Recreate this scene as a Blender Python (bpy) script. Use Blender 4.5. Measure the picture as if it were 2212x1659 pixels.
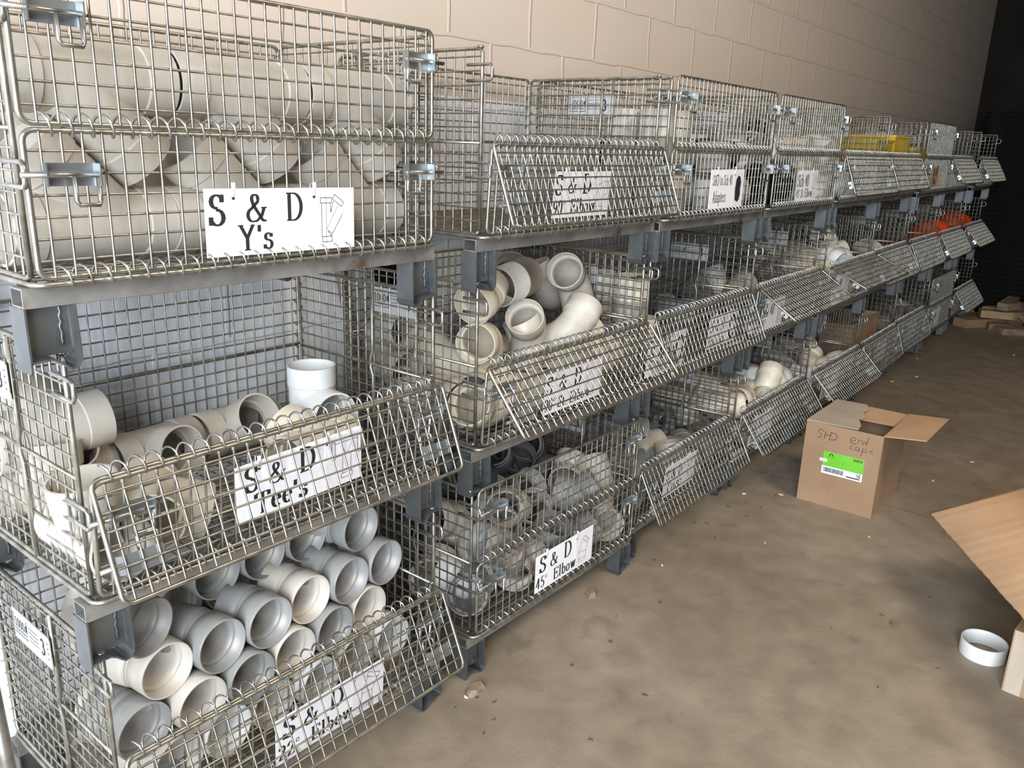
import bpy, bmesh, math, random
from mathutils import Vector, Matrix
R = math.radians
LIGHT_A = 540.; LIGHT_B = 150.; WALL_DX = -.047

C = bpy.context.scene.collection
for o in list(bpy.data.objects): bpy.data.objects.remove(o)

# ---------------- camera, world, lights, exposure ----------------
scn = bpy.context.scene
F_PX = 1778.6
cam_d = bpy.data.cameras.new('camera'); cam_o = bpy.data.objects.new('camera', cam_d); C.objects.link(cam_o)
cam_d.sensor_fit = 'HORIZONTAL'; cam_d.sensor_width = 36.0; cam_d.lens = F_PX / 2212 * 36.0
cam_d.clip_start = 0.02; cam_d.clip_end = 100
YAW, PITCH, ROLL = R(52.6217), R(-16.2508), R(1.8698)
fw = Vector((math.sin(YAW)*math.cos(PITCH), math.cos(YAW)*math.cos(PITCH), math.sin(PITCH)))
rt = Vector((math.cos(YAW), -math.sin(YAW), 0)); up = rt.cross(fw)
r2 = rt*math.cos(ROLL) + up*math.sin(ROLL); u2 = -rt*math.sin(ROLL) + up*math.cos(ROLL)
cam_o.matrix_world = Matrix(((r2.x, u2.x, -fw.x, -0.5303), (r2.y, u2.y, -fw.y, -1.2529), (r2.z, u2.z, -fw.z, 1.4142), (0, 0, 0, 1)))
scn.camera = cam_o
scn.view_settings.view_transform = 'Standard'; scn.view_settings.look = 'None'
scn.view_settings.gamma = 1.0; scn.view_settings.use_curve_mapping = False
scn.view_settings.exposure = -0.30
try:
    scn.cycles.use_denoising = True; scn.cycles.denoiser = 'OPENIMAGEDENOISE'
    scn.cycles.max_bounces = 7; scn.cycles.diffuse_bounces = 4; scn.cycles.glossy_bounces = 4
    scn.cycles.caustics_reflective = False; scn.cycles.caustics_refractive = False
    scn.cycles.sample_clamp_indirect = 6.0
except Exception: pass

wd = bpy.data.worlds.new('daylight'); scn.world = wd; wd.use_nodes = True
bg = wd.node_tree.nodes['Background']; bg.inputs[0].default_value = (0.75, 0.86, 1.0, 1); bg.inputs[1].default_value = 1.2

def area(name, loc, target, sx, sy, energy, col, spread=180):
    d = bpy.data.lights.new(name, 'AREA'); d.shape = 'RECTANGLE'; d.size = sx; d.size_y = sy; d.energy = energy; d.color = col
    d.spread = R(spread)
    o = bpy.data.objects.new(name, d); C.objects.link(o); o.location = loc
    o.rotation_euler = (Vector(target) - Vector(loc)).to_track_quat('-Z', 'Y').to_euler()
    return o
# daylight through the tall bay door left of the row; warm high-bay lamp over the aisle
area('bay_daylight', (-2.7, -1.9, 1.75), (0.9, 0.35, 0.75), 2.6, 2.8, LIGHT_A, (0.84, 0.92, 1.0))
area('high_bay_lamp', (1.7, -2.7, 4.1), (1.3, -0.6, 0.4), 1.6, 1.6, LIGHT_B, (1.0, 0.84, 0.66))

# ---------------- helpers ----------------
def tag(o, label=None, cat=None, group=None, kind=None):
    if label: o['label'] = label
    if cat: o['category'] = cat
    if group: o['group'] = group
    if kind: o['kind'] = kind
    return o
def empty(name, loc=(0, 0, 0), rz=0.0):
    o = bpy.data.objects.new(name, None); C.objects.link(o); o.empty_display_size = 0.05
    o.location = loc; o.rotation_euler = (0, 0, rz); return o

class MB:
    def __init__(s): s.v = []; s.f = []; s.sm = []
    def add(s, vs, fs, smooth=False):
        b = len(s.v); s.v.extend(tuple(v) for v in vs)
        for f in fs: s.f.append(tuple(i + b for i in f)); s.sm.append(smooth)
    def box(s, x0, y0, z0, x1, y1, z1):
        vs = [(x0,y0,z0),(x1,y0,z0),(x1,y1,z0),(x0,y1,z0),(x0,y0,z1),(x1,y0,z1),(x1,y1,z1),(x0,y1,z1)]
        s.add(vs, [(0,3,2,1),(4,5,6,7),(0,1,5,4),(1,2,6,5),(2,3,7,6),(3,0,4,7)])
    def tube(s, pts, r, n=6, closed=False, cap=True):
        pts = [Vector(p) for p in pts]; N = len(pts); rings = []
        prev = None
        for i in range(N):
            if closed: t = (pts[(i+1) % N] - pts[i-1])
            else: t = pts[min(i+1, N-1)] - pts[max(i-1, 0)]
            t.normalize()
            if prev is None:
                a = Vector((0,0,1)) if abs(t.z) < .9 else Vector((1,0,0))
                u = t.cross(a).normalized()
            else:
                u = (prev - t*prev.dot(t))
                u = u.normalized() if u.length > 1e-6 else t.orthogonal().normalized()
            prev = u; w = t.cross(u)
            rings.append([pts[i] + (u*math.cos(2*math.pi*k/n) + w*math.sin(2*math.pi*k/n))*r for k in range(n)])
        vs = [v for rg in rings for v in rg]; fs = []
        for i in range(N if closed else N-1):
            j = (i+1) % N
            for k in range(n):
                k2 = (k+1) % n
                fs.append((i*n+k, i*n+k2, j*n+k2, j*n+k))
        s.add(vs, fs, True)
        if cap and not closed:
            b = len(s.v) - len(vs)
            s.f.append(tuple(b+k for k in reversed(range(n)))); s.sm.append(False)
            s.f.append(tuple(b+(N-1)*n+k for k in range(n))); s.sm.append(False)
    def sheet(s, prof, axis_lo, axis_hi, th, plane='xz'):
        """a bent plate: profile polyline in a plane, thick th, swept along the third axis"""
        n = len(prof); off = []
        for i in range(n):
            a = Vector(prof[max(i-1,0)]); b = Vector(prof[min(i+1,n-1)]); t = (b-a).normalized(); off.append(Vector((-t.y, t.x))*th)
        P = [Vector(p) for p in prof] + [Vector(prof[i]) + off[i] for i in reversed(range(n))]
        m = len(P); vs = []
        for q in (axis_lo, axis_hi):
            for p in P:
                vs.append((p.x, q, p.y) if plane == 'xz' else ((q, p.x, p.y) if plane == 'yz' else (p.x, p.y, q)))
        fs = [(i, (i+1) % m, m+(i+1) % m, m+i) for i in range(m)]
        for i in range(n-1):
            fs.append((i, i+1, m-2-i, m-1-i)); fs.append((m+i+1, m+i, m+m-1-i, m+m-2-i))
        s.add(vs, fs)
    def poly(s, pts2, z0, z1, fn):
        """extruded outline; fn maps (x,y,z) to 3d"""
        m = len(pts2); vs = [fn(x, y, z0) for x, y in pts2] + [fn(x, y, z1) for x, y in pts2]
        fs = [tuple(reversed(range(m))), tuple(range(m, 2*m))] + [(i, (i+1) % m, m+(i+1) % m, m+i) for i in range(m)]
        s.add(vs, fs)
    def build(s, name, mat, parent=None, loc=None, fix=True):
        me = bpy.data.meshes.new(name); me.from_pydata(s.v, [], s.f)
        me.polygons.foreach_set('use_smooth', s.sm)
        me.materials.append(mat); me.update()
        if fix:
            bm = bmesh.new(); bm.from_mesh(me); bmesh.ops.recalc_face_normals(bm, faces=bm.faces); bm.to_mesh(me); bm.free()
        o = bpy.data.objects.new(name, me); C.objects.link(o)
        if parent: o.parent = parent
        if loc: o.location = loc
        return o
def copy_tree(o, parent=None):
    c = o.copy(); C.objects.link(c)
    if parent is not None: c.parent = parent
    for ch in o.children: copy_tree(ch, c)
    return c

# ---------------- materials ----------------
def new_mat(name):
    m = bpy.data.materials.new(name); m.use_nodes = True
    nt = m.node_tree; return m, nt, nt.nodes['Principled BSDF']
def N(nt, t, **k):
    n = nt.nodes.new(t)
    for a, b in k.items():
        if a.startswith('i_'): n.inputs[a[2:].replace('_', ' ')].default_value = b
        else: setattr(n, a, b)
    return n
def mat_noise(name, c1, c2, rough=.6, metal=0., scale=8., det=4., bump=0., lo=.35, hi=.65, c3=None, s3=40., lo3=.6, hi3=.7, spec=None, coord='Object', distort=0.):
    m, nt, b = new_mat(name)
    tc = N(nt, 'ShaderNodeTexCoord')
    no = N(nt, 'ShaderNodeTexNoise'); no.inputs['Scale'].default_value = scale; no.inputs['Detail'].default_value = det; no.inputs['Distortion'].default_value = distort
    nt.links.new(tc.outputs[coord], no.inputs['Vector'])
    cr = N(nt, 'ShaderNodeValToRGB'); cr.color_ramp.elements[0].position = lo; cr.color_ramp.elements[1].position = hi
    cr.color_ramp.elements[0].color = (*c1, 1); cr.color_ramp.elements[1].color = (*c2, 1)
    nt.links.new(no.outputs['Fac'], cr.inputs['Fac'])
    out = cr.outputs['Color']
    if c3:
        n3 = N(nt, 'ShaderNodeTexNoise'); n3.inputs['Scale'].default_value = s3; n3.inputs['Detail'].default_value = 5
        nt.links.new(tc.outputs[coord], n3.inputs['Vector'])
        r3 = N(nt, 'ShaderNodeValToRGB'); r3.color_ramp.elements[0].position = lo3; r3.color_ramp.elements[1].position = hi3
        nt.links.new(n3.outputs['Fac'], r3.inputs['Fac'])
        mx = N(nt, 'ShaderNodeMix', data_type='RGBA'); mx.inputs['B'].default_value = (*c3, 1)
        nt.links.new(r3.outputs['Color'], mx.inputs['Factor']); nt.links.new(out, mx.inputs['A']); out = mx.outputs['Result']
    nt.links.new(out, b.inputs['Base Color'])
    b.inputs['Roughness'].default_value = rough; b.inputs['Metallic'].default_value = metal
    if spec is not None: b.inputs['Specular IOR Level'].default_value = spec
    if bump:
        bp = N(nt, 'ShaderNodeBump'); bp.inputs['Strength'].default_value = bump; bp.inputs['Distance'].default_value = .002
        nt.links.new(no.outputs['Fac'], bp.inputs['Height']); nt.links.new(bp.outputs['Normal'], b.inputs['Normal'])
    return m
M = {}
M['wire'] = mat_noise('galvanised_wire', (.26,.245,.205), (.46,.44,.385), .36, .88, 30, bump=.1)
M['rod'] = mat_noise('galvanised_rod', (.28,.27,.25), (.50,.50,.48), .32, .9, 25, bump=.1)
M['plate'] = mat_noise('zinc_plate', (.24,.265,.275), (.42,.45,.46), .38, .88, 9, c3=(.45,.45,.4), s3=25)
M['leg'] = mat_noise('zinc_leg', (.12,.128,.132), (.235,.25,.255), .45, .8, 10, c3=(.40,.33,.24), s3=14, lo3=.62, hi3=.8)
M['tube'] = mat_noise('steel_tube', (.26,.25,.24), (.42,.41,.39), .5, .75, 12, c3=(.2,.13,.09), s3=9, lo3=.62, hi3=.75)
M['load'] = mat_noise('load_plate', (.50,.50,.50), (.60,.60,.60), .5, .3, 5)
M['ink'] = mat_noise('black_ink', (.012,.012,.012), (.02,.02,.02), .6, 0, 5)
M['paper'] = mat_noise('white_card', (.80,.80,.84), (.86,.86,.88), .55, 0, 3)
M['paper_grey'] = mat_noise('printed_card', (.74,.72,.76), (.78,.76,.80), .6, 0, 3)
M['tie'] = mat_noise('nylon_tie', (.75,.75,.74), (.8,.8,.8), .4, 0, 5)
M['pvc_dusty'] = mat_noise('dusty_pvc', (.43,.38,.315), (.57,.53,.47), .45, 0, 7, c3=(.40,.34,.28), s3=13, lo3=.58, hi3=.85, bump=.03)
M['pvc_white'] = mat_noise('white_pvc', (.66,.66,.64), (.76,.76,.74), .35, 0, 6, c3=(.62,.58,.52), s3=16, lo3=.62, hi3=.85)
M['pvc_grey'] = mat_noise('grey_pvc', (.21,.21,.205), (.29,.285,.275), .42, 0, 6, c3=(.40,.34,.28), s3=12, lo3=.55, hi3=.8)
M['pvc_cream'] = mat_noise('cream_pvc', (.62,.55,.43), (.71,.65,.53), .4, 0, 6, c3=(.5,.44,.36), s3=14, lo3=.6, hi3=.85)
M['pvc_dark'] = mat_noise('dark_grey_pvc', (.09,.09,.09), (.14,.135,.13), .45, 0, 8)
M['pvc_black'] = mat_noise('black_plastic', (.006,.006,.006), (.012,.012,.011), .8, 0, 8, spec=.08)
M['yellow'] = mat_noise('yellow_plastic', (.62,.42,.02), (.80,.58,.05), .4, 0, 8)
M['orange'] = mat_noise('orange_plastic', (.80,.07,.02), (.9,.12,.03), .4, 0, 8)
M['card'] = mat_noise('cardboard', (.33,.205,.12), (.38,.245,.15), .85, 0, 5, c3=(.36,.22,.13), s3=9, lo3=.5, hi3=.9)
M['card_in'] = mat_noise('cardboard_inner', (.47,.29,.165), (.53,.34,.20), .85, 0, 5)
M['card_dusty'] = mat_noise('dusty_cardboard', (.43,.36,.27), (.50,.42,.33), .9, 0, 6)
M['tape'] = mat_noise('packing_tape', (.36,.22,.13), (.40,.25,.15), .3, 0, 5)
M['green'] = mat_noise('green_label', (.16,.55,.03), (.19,.60,.04), .5, 0, 5)
M['wood'] = mat_noise('old_wood', (.20,.14,.09), (.33,.25,.17), .85, 0, 12, c3=(.12,.08,.05), s3=20, distort=1.)
M['wood_light'] = mat_noise('fresh_wood', (.36,.25,.14), (.44,.32,.19), .8, 0, 12, distort=1.)
M['debris'] = mat_noise('floor_grit', (.08,.06,.045), (.16,.12,.09), .9, 0, 40)
M['chip'] = mat_noise('pale_chip', (.6,.54,.45), (.7,.66,.58), .8, 0, 40)
def wall_mat():
    m, nt, b = new_mat('painted_block_wall')
    tc = N(nt, 'ShaderNodeTexCoord'); sp = N(nt, 'ShaderNodeSeparateXYZ'); nt.links.new(tc.outputs['Object'], sp.inputs[0])
    az = N(nt, 'ShaderNodeMath', operation='ADD'); az.inputs[1].default_value = -0.1124 + .2032*4
    nt.links.new(sp.outputs['Z'], az.inputs[0])
    ax = N(nt, 'ShaderNodeMath', operation='ADD'); ax.inputs[1].default_value = WALL_DX
    nt.links.new(sp.outputs['X'], ax.inputs[0])
    cb = N(nt, 'ShaderNodeCombineXYZ'); nt.links.new(ax.outputs[0], cb.inputs[0]); nt.links.new(az.outputs[0], cb.inputs[1])
    # uneven joints
    wn = N(nt, 'ShaderNodeTexNoise'); wn.inputs['Scale'].default_value = 7.0; nt.links.new(tc.outputs['Object'], wn.inputs['Vector'])
    vm = N(nt, 'ShaderNodeVectorMath', operation='MULTIPLY_ADD'); vm.inputs[1].default_value = (.022,.022,0); nt.links.new(wn.outputs['Color'], vm.inputs[0]); nt.links.new(cb.outputs[0], vm.inputs[2])
    br = N(nt, 'ShaderNodeTexBrick'); br.offset = .5; br.squash = 1
    for k, v in (('Scale', 1.0), ('Mortar Size', .008), ('Mortar Smooth', .6), ('Brick Width', .4064), ('Row Height', .2032)): br.inputs[k].default_value = v
    br.inputs['Color1'].default_value = (0,0,0,1); br.inputs['Color2'].default_value = (0,0,0,1); br.inputs['Mortar'].default_value = (1,1,1,1)
    nt.links.new(vm.outputs[0], br.inputs['Vector'])
    # lower wall bluish white, upper wall beige, split at a fixed height
    st = N(nt, 'ShaderNodeMath', operation='GREATER_THAN'); st.inputs[1].default_value = 1.55; nt.links.new(sp.outputs['Z'], st.inputs[0])
    n2 = N(nt, 'ShaderNodeTexNoise'); n2.inputs['Scale'].default_value = 3; n2.inputs['Detail'].default_value = 6; nt.links.new(tc.outputs['Object'], n2.inputs['Vector'])
    mx = N(nt, 'ShaderNodeMix', data_type='RGBA'); mx.inputs['A'].default_value = (.80,.80,.83,1); mx.inputs['B'].default_value = (.64,.545,.455,1); nt.links.new(st.outputs[0], mx.inputs['Factor'])
    m2 = N(nt, 'ShaderNodeMix', data_type='RGBA', blend_type='MULTIPLY'); m2.inputs['Factor'].default_value = .12
    nt.links.new(mx.outputs['Result'], m2.inputs['A']); nt.links.new(n2.outputs['Color'], m2.inputs['B'])
    nt.links.new(m2.outputs['Result'], b.inputs['Base Color']); b.inputs['Roughness'].default_value = .6
    n3 = N(nt, 'ShaderNodeTexNoise'); n3.inputs['Scale'].default_value = 60; n3.inputs['Detail'].default_value = 3; nt.links.new(tc.outputs['Object'], n3.inputs['Vector'])
    mt = N(nt, 'ShaderNodeMath', operation='MULTIPLY_ADD'); mt.inputs[1].default_value = .12; nt.links.new(n3.outputs['Fac'], mt.inputs[0]); nt.links.new(br.outputs['Fac'], mt.inputs[2])
    bp = N(nt, 'ShaderNodeBump'); bp.inputs['Strength'].default_value = .7; bp.inputs['Distance'].default_value = .004
    nt.links.new(mt.outputs[0], bp.inputs['Height']); nt.links.new(bp.outputs['Normal'], b.inputs['Normal'])
    return m
M['wall'] = wall_mat()
def floor_mat():
    m, nt, b = new_mat('worn_concrete')
    tc = N(nt, 'ShaderNodeTexCoord')
    def nz(s, d, dist=0.):
        n = N(nt, 'ShaderNodeTexNoise'); n.inputs['Scale'].default_value = s; n.inputs['Detail'].default_value = d; n.inputs['Distortion'].default_value = dist
        nt.links.new(tc.outputs['Object'], n.inputs['Vector']); return n
    def ramp(n, a, ca, c, cc):
        r = N(nt, 'ShaderNodeValToRGB'); r.color_ramp.elements[0].position = a; r.color_ramp.elements[1].position = c
        r.color_ramp.elements[0].color = (*ca, 1); r.color_ramp.elements[1].color = (*cc, 1); nt.links.new(n.outputs['Fac'], r.inputs['Fac']); return r
    base = ramp(nz(1.1, 10, .3), .3, (.235,.188,.132), .7, (.325,.270,.208))
    fine = ramp(nz(9, 10, .4), .3, (.72,.70,.68), .75, (1.12,1.1,1.08))
    m1 = N(nt, 'ShaderNodeMix', data_type='RGBA', blend_type='MULTIPLY'); m1.inputs['Factor'].default_value = .85
    nt.links.new(base.outputs[0], m1.inputs['A']); nt.links.new(fine.outputs[0], m1.inputs['B'])
    st = ramp(nz(4.5, 6, 1.2), .62, (0,0,0), .72, (1,1,1))
    m2 = N(nt, 'ShaderNodeMix', data_type='RGBA'); m2.inputs['B'].default_value = (.14,.11,.085,1)
    mm = N(nt, 'ShaderNodeMath', operation='MULTIPLY'); mm.inputs[1].default_value = .45; nt.links.new(st.outputs[0], mm.inputs[0])
    nt.links.new(mm.outputs[0], m2.inputs['Factor']); nt.links.new(m1.outputs['Result'], m2.inputs['A'])
    # sawn control joints across the slab, one beside the cardboard box
    sp = N(nt, 'ShaderNodeSeparateXYZ'); nt.links.new(tc.outputs['Object'], sp.inputs[0])
    s1 = N(nt, 'ShaderNodeMath', operation='SUBTRACT'); s1.inputs[1].default_value = 2.985; nt.links.new(sp.outputs['X'], s1.inputs[0])
    s2 = N(nt, 'ShaderNodeMath', operation='ABSOLUTE'); nt.links.new(s1.outputs[0], s2.inputs[0])
    s3 = N(nt, 'ShaderNodeMath', operation='LESS_THAN'); s3.inputs[1].default_value = .0022; nt.links.new(s2.outputs[0], s3.inputs[0])
    s4 = N(nt, 'ShaderNodeMath', operation='MULTIPLY'); s4.inputs[1].default_value = .75; nt.links.new(s3.outputs[0], s4.inputs[0])
    m4 = N(nt, 'ShaderNodeMix', data_type='RGBA'); m4.inputs['B'].default_value = (.06,.05,.04,1); nt.links.new(s4.outputs[0], m4.inputs['Factor']); nt.links.new(m2.outputs['Result'], m4.inputs['A']); m2 = m4
    nt.links.new(m2.outputs['Result'], b.inputs['Base Color'])
    rr = ramp(nz(3, 5), .3, (.45,.45,.45), .7, (.7,.7,.7)); nt.links.new(rr.outputs[0], b.inputs['Roughness'])
    bp = N(nt, 'ShaderNodeBump'); bp.inputs['Strength'].default_value = .25; bp.inputs['Distance'].default_value = .003
    nt.links.new(nz(60, 6).outputs['Fac'], bp.inputs['Height']); nt.links.new(bp.outputs['Normal'], b.inputs['Normal'])
    return m
M['floor'] = floor_mat()
M['dark_wall'] = mat_noise('dark_wall', (.018,.016,.014), (.03,.027,.024), .9, 0, 2, spec=.05)
M['ceiling'] = mat_noise('ceiling_deck', (.22,.21,.2), (.28,.27,.25), .8, 0, 2)

# ---------------- the room ----------------
def slab(name, x0, y0, z0, x1, y1, z1, mat):
    b = MB(); b.box(x0, y0, z0, x1, y1, z1); return tag(b.build(name, mat), kind='structure')
slab('floor', -4.2, -6.5, -.12, 10.2, .75, 0, M['floor'])
slab('wall_back', -4.2, .55, 0, 10.2, .75, 4.4, M['wall'])
slab('wall_far', 10.0, -6.5, 0, 10.2, .55, 4.4, M['dark_wall'])
slab('ceiling', -4.2, -6.5, 4.4, 10.2, .75, 4.5, M['ceiling'])
def holed(name, axis, q0, q1, a0, a1, h0, h1, ztop, mat):
    """wall with a bay opening from h0 to h1"""
    b = MB()
    for (s0, s1, z0, z1) in ((a0, h0, 0, 4.4), (h1, a1, 0, 4.4), (h0, h1, ztop, 4.4)):
        if s1 - s0 < .01: continue
        if axis == 'x': b.box(q0, s0, z0, q1, s1, z1)
        else: b.box(s0, q0, z0, s1, q1, z1)
    return tag(b.build(name, mat), kind='structure')
holed('wall_left', 'x', -4.2, -4.0, -6.5, .55, -3.6, .3, 3.6, M['ceiling'])
slab('wall_aisle', -4.0, -6.5, 0, 10.0, -6.3, 4.4, M['ceiling'])

# ---------------- wire baskets ----------------
W, D, H, MID, ZB, LV = .8128, .5075, .4131, .2134, .137, .5339
RF, RW = .0044, .00215                  # frame rod and mesh wire radii
PX, PZ = W/28, .0305
def coil(b, p0, axis, length, pitch, rad, r=.0019, seg=10, n=4, ph=0., squash=1.):
    turns = length/pitch; k = int(turns*seg); pts = []
    for i in range(k+1):
        a = ph + 2*math.pi*i/seg; s = pitch*i/seg
        if axis == 'x': pts.append((p0[0]+s, p0[1]+rad*math.cos(a), p0[2]+rad*squash*math.sin(a)))
        else: pts.append((p0[0]+rad*math.cos(a), p0[1]+rad*math.sin(a), p0[2]+s))
    b.tube(pts, r, n)
def rrect(x0, z0, x1, z1, rad, k=4):
    pts = []
    for cx, cz, a0 in ((x1-rad, z0+rad, -90), (x1-rad, z1-rad, 0), (x0+rad, z1-rad, 90), (x0+rad, z0+rad, 180)):
        for i in range(k+1):
            a = R(a0+90*i/k); pts.append((cx+rad*math.cos(a), cz+rad*math.sin(a)))
    return pts
def gate_mesh():
    """front gate, lying in its own xz plane, hinge along z=0, free edge at z=g"""
    b = MB(); g = MID-.006; x0, x1 = .008, W-.008
    b.tube([(x, 0, z) for x, z in rrect(x0, .003, x1, g, .016)], RF, 6, closed=True)
    for i in range(1, 28): b.tube([(i*PX, -.0035, .004), (i*PX, -.0035, g-.002)], RW, 5, cap=False)
    for j in range(1, 7): b.tube([(x0, -.0075 if False else 0, j*PZ-.003), (x1, 0, j*PZ-.003)], RW, 5, cap=False)
    return b
def latch_mesh(side):
    """zinc C bracket on the gate; bolt rod and hanging pull ring"""
    b = MB(); cx = .062 if side < 0 else W-.062; z = .148
    prof = [(cx-.036, -.026), (cx-.034, -.008), (cx+.034, -.008), (cx+.036, -.026)]
    b.sheet(prof, z-.016, z+.016, .002, 'xy')
    return b
def bolt_mesh(side):
    b = MB(); cx = .062 if side < 0 else W-.062; z = .148; sx = -1 if side < 0 else 1
    b.tube([(cx+sx*.068, -.018, z), (cx-sx*.040, -.018, z)], .0042, 7)
    pts = [(cx-sx*.018+q*.017, -.020-.003*(1 if k in (2, 3) else 0), z+dz) for k, (q, dz) in enumerate(((-1, -.002), (-1, -.036), (-.8, -.042), (.8, -.042), (1, -.036), (1, -.004)))]
    b.tube(pts, .0036, 6)
    return b
def side_mesh():
    """side panel in the yz plane at x=0"""
    b = MB(); yf, yb = .013, D-.004
    b.tube([(0, yf, .004), (0, yf, H-.01), (0, yf+.004, H-.003), (0, yf+.013, H), (0, yb-.012, H), (0, yb, H-.012), (0, yb, .012), (0, yb-.012, 0), (0, yf+.010, 0), (0, yf, .008)], RF, 7)
    b.tube([(0, yf, MID-.004), (0, yb, MID-.004)], RF*.9, 6)
    ym = .215
    b.tube([(-.004, ym, .004), (-.004, ym, MID-.03), (-.004, ym+.008, MID-.012), (-.004, ym+.008, MID+.012), (-.004, ym, MID+.03), (-.004, ym, H-.002)], RF*.95, 7)
    for i in range(1, 17): b.tube([(.003, yf+i*.0292, 0), (.003, yf+i*.0292, H)], RW, 5, cap=False)
    for j in range(1, 14):
        if j == 7: continue
        b.tube([(.0005, yf, j*PZ), (.0005, yb, j*PZ)], RW, 5, cap=False)
    return b
def loop_mesh(z):
    b = MB(); yf = .013; h = .017
    b.tube([(-.004, yf+.042, z+h), (-.004, yf+.004, z+h), (-.004, yf-.026, z+h), (-.004, yf-.033, z+h-.007), (-.004, yf-.033, z-h+.007), (-.004, yf-.026, z-h), (-.004, yf+.004, z-h), (-.004, yf+.042, z-h)], .0038, 6)
    return b
def cap_mesh():
    b = MB(); yf = .013
    for rad, z0, z1 in ((.0075, H+.0, H+.006),):
        b.tube([(0, yf+.006, z0), (0, yf+.006, z1)], rad, 8)
    return b
def leg_mesh(kind):
    """bent zinc foot: two flanges, a web and an arched saddle; kind 'a' left foot, 'b' right foot; origin at left, z=0 ground"""
    b = MB(); w, dp, zt = .072, .05, ZB-.040; t = .003
    if kind == 'a':
        b.poly([(0, zt), (dp, zt), (dp, .006), (dp-.006, 0), (.004, 0), (0, .006)], 0, t, lambda x, y, z: (z, x, y))          # outer flange
        prof = [(.002, .018), (.018, .020), (.034, .020), (.044, .014), (.050, .008), (.058, .001), (.066, .003), (.0715, .012), (w, .03), (w-.002, zt)]
    else:
        b.poly([(0, zt), (dp, zt), (dp, .012), (0, .010)], 0, t, lambda x, y, z: (z, x, y))
        prof = [(.001, .014), (.004, .005), (.012, .0005), (.021, .003), (.028, .011), (.036, .018), (.048, .020), (w-.004, .020), (w, .024), (w-.004, zt)]
    b.sheet([(p[0], p[1]) for p in prof], 0, dp, -t, 'xz')
    b.box(t, .022, .021, w-t, .025, zt)
    rnd = random.Random(3)                                       # weld bead down the web
    pts = [(w-.016+rnd.uniform(-.0015, .0015), .0205, .034+i*(zt-.036)/12) for i in range(13)]
    b.tube(pts, .0022, 5)
    return b
def grid_mesh():
    b = MB()
    for i in range(0, 29): b.tube([(min(max(i*PX, .006), W-.006), .002, -.004), (min(max(i*PX, .006), W-.006), D, -.004)], RW, 5, cap=False)
    for j in range(0, 18): b.tube([(.002, .006+j*.0291, 0), (W-.002, .006+j*.0291, 0)], RW, 5, cap=False)
    b.tube([(x, y, -.006) for x, y in rrect(-.002, -.010, W+.002, D, .02)], RF, 6, closed=True)
    return b
def back_mesh():
    b = MB(); x0, x1 = .006, W-.006
    b.tube([(x, D, z) for x, z in rrect(x0, .003, x1, H, .016)], RF, 6, closed=True)
    b.tube([(x0, D, MID), (x1, D, MID)], RF, 6)
    for i in range(1, 28): b.tube([(i*PX, D-.003, .004), (i*PX, D-.003, H-.002)], RW, 5, cap=False)
    for j in range(1, 14): b.tube([(x0, D, j*PZ-.003), (x1, D, j*PZ-.003)], RW, 5, cap=False)
    return b

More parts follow.
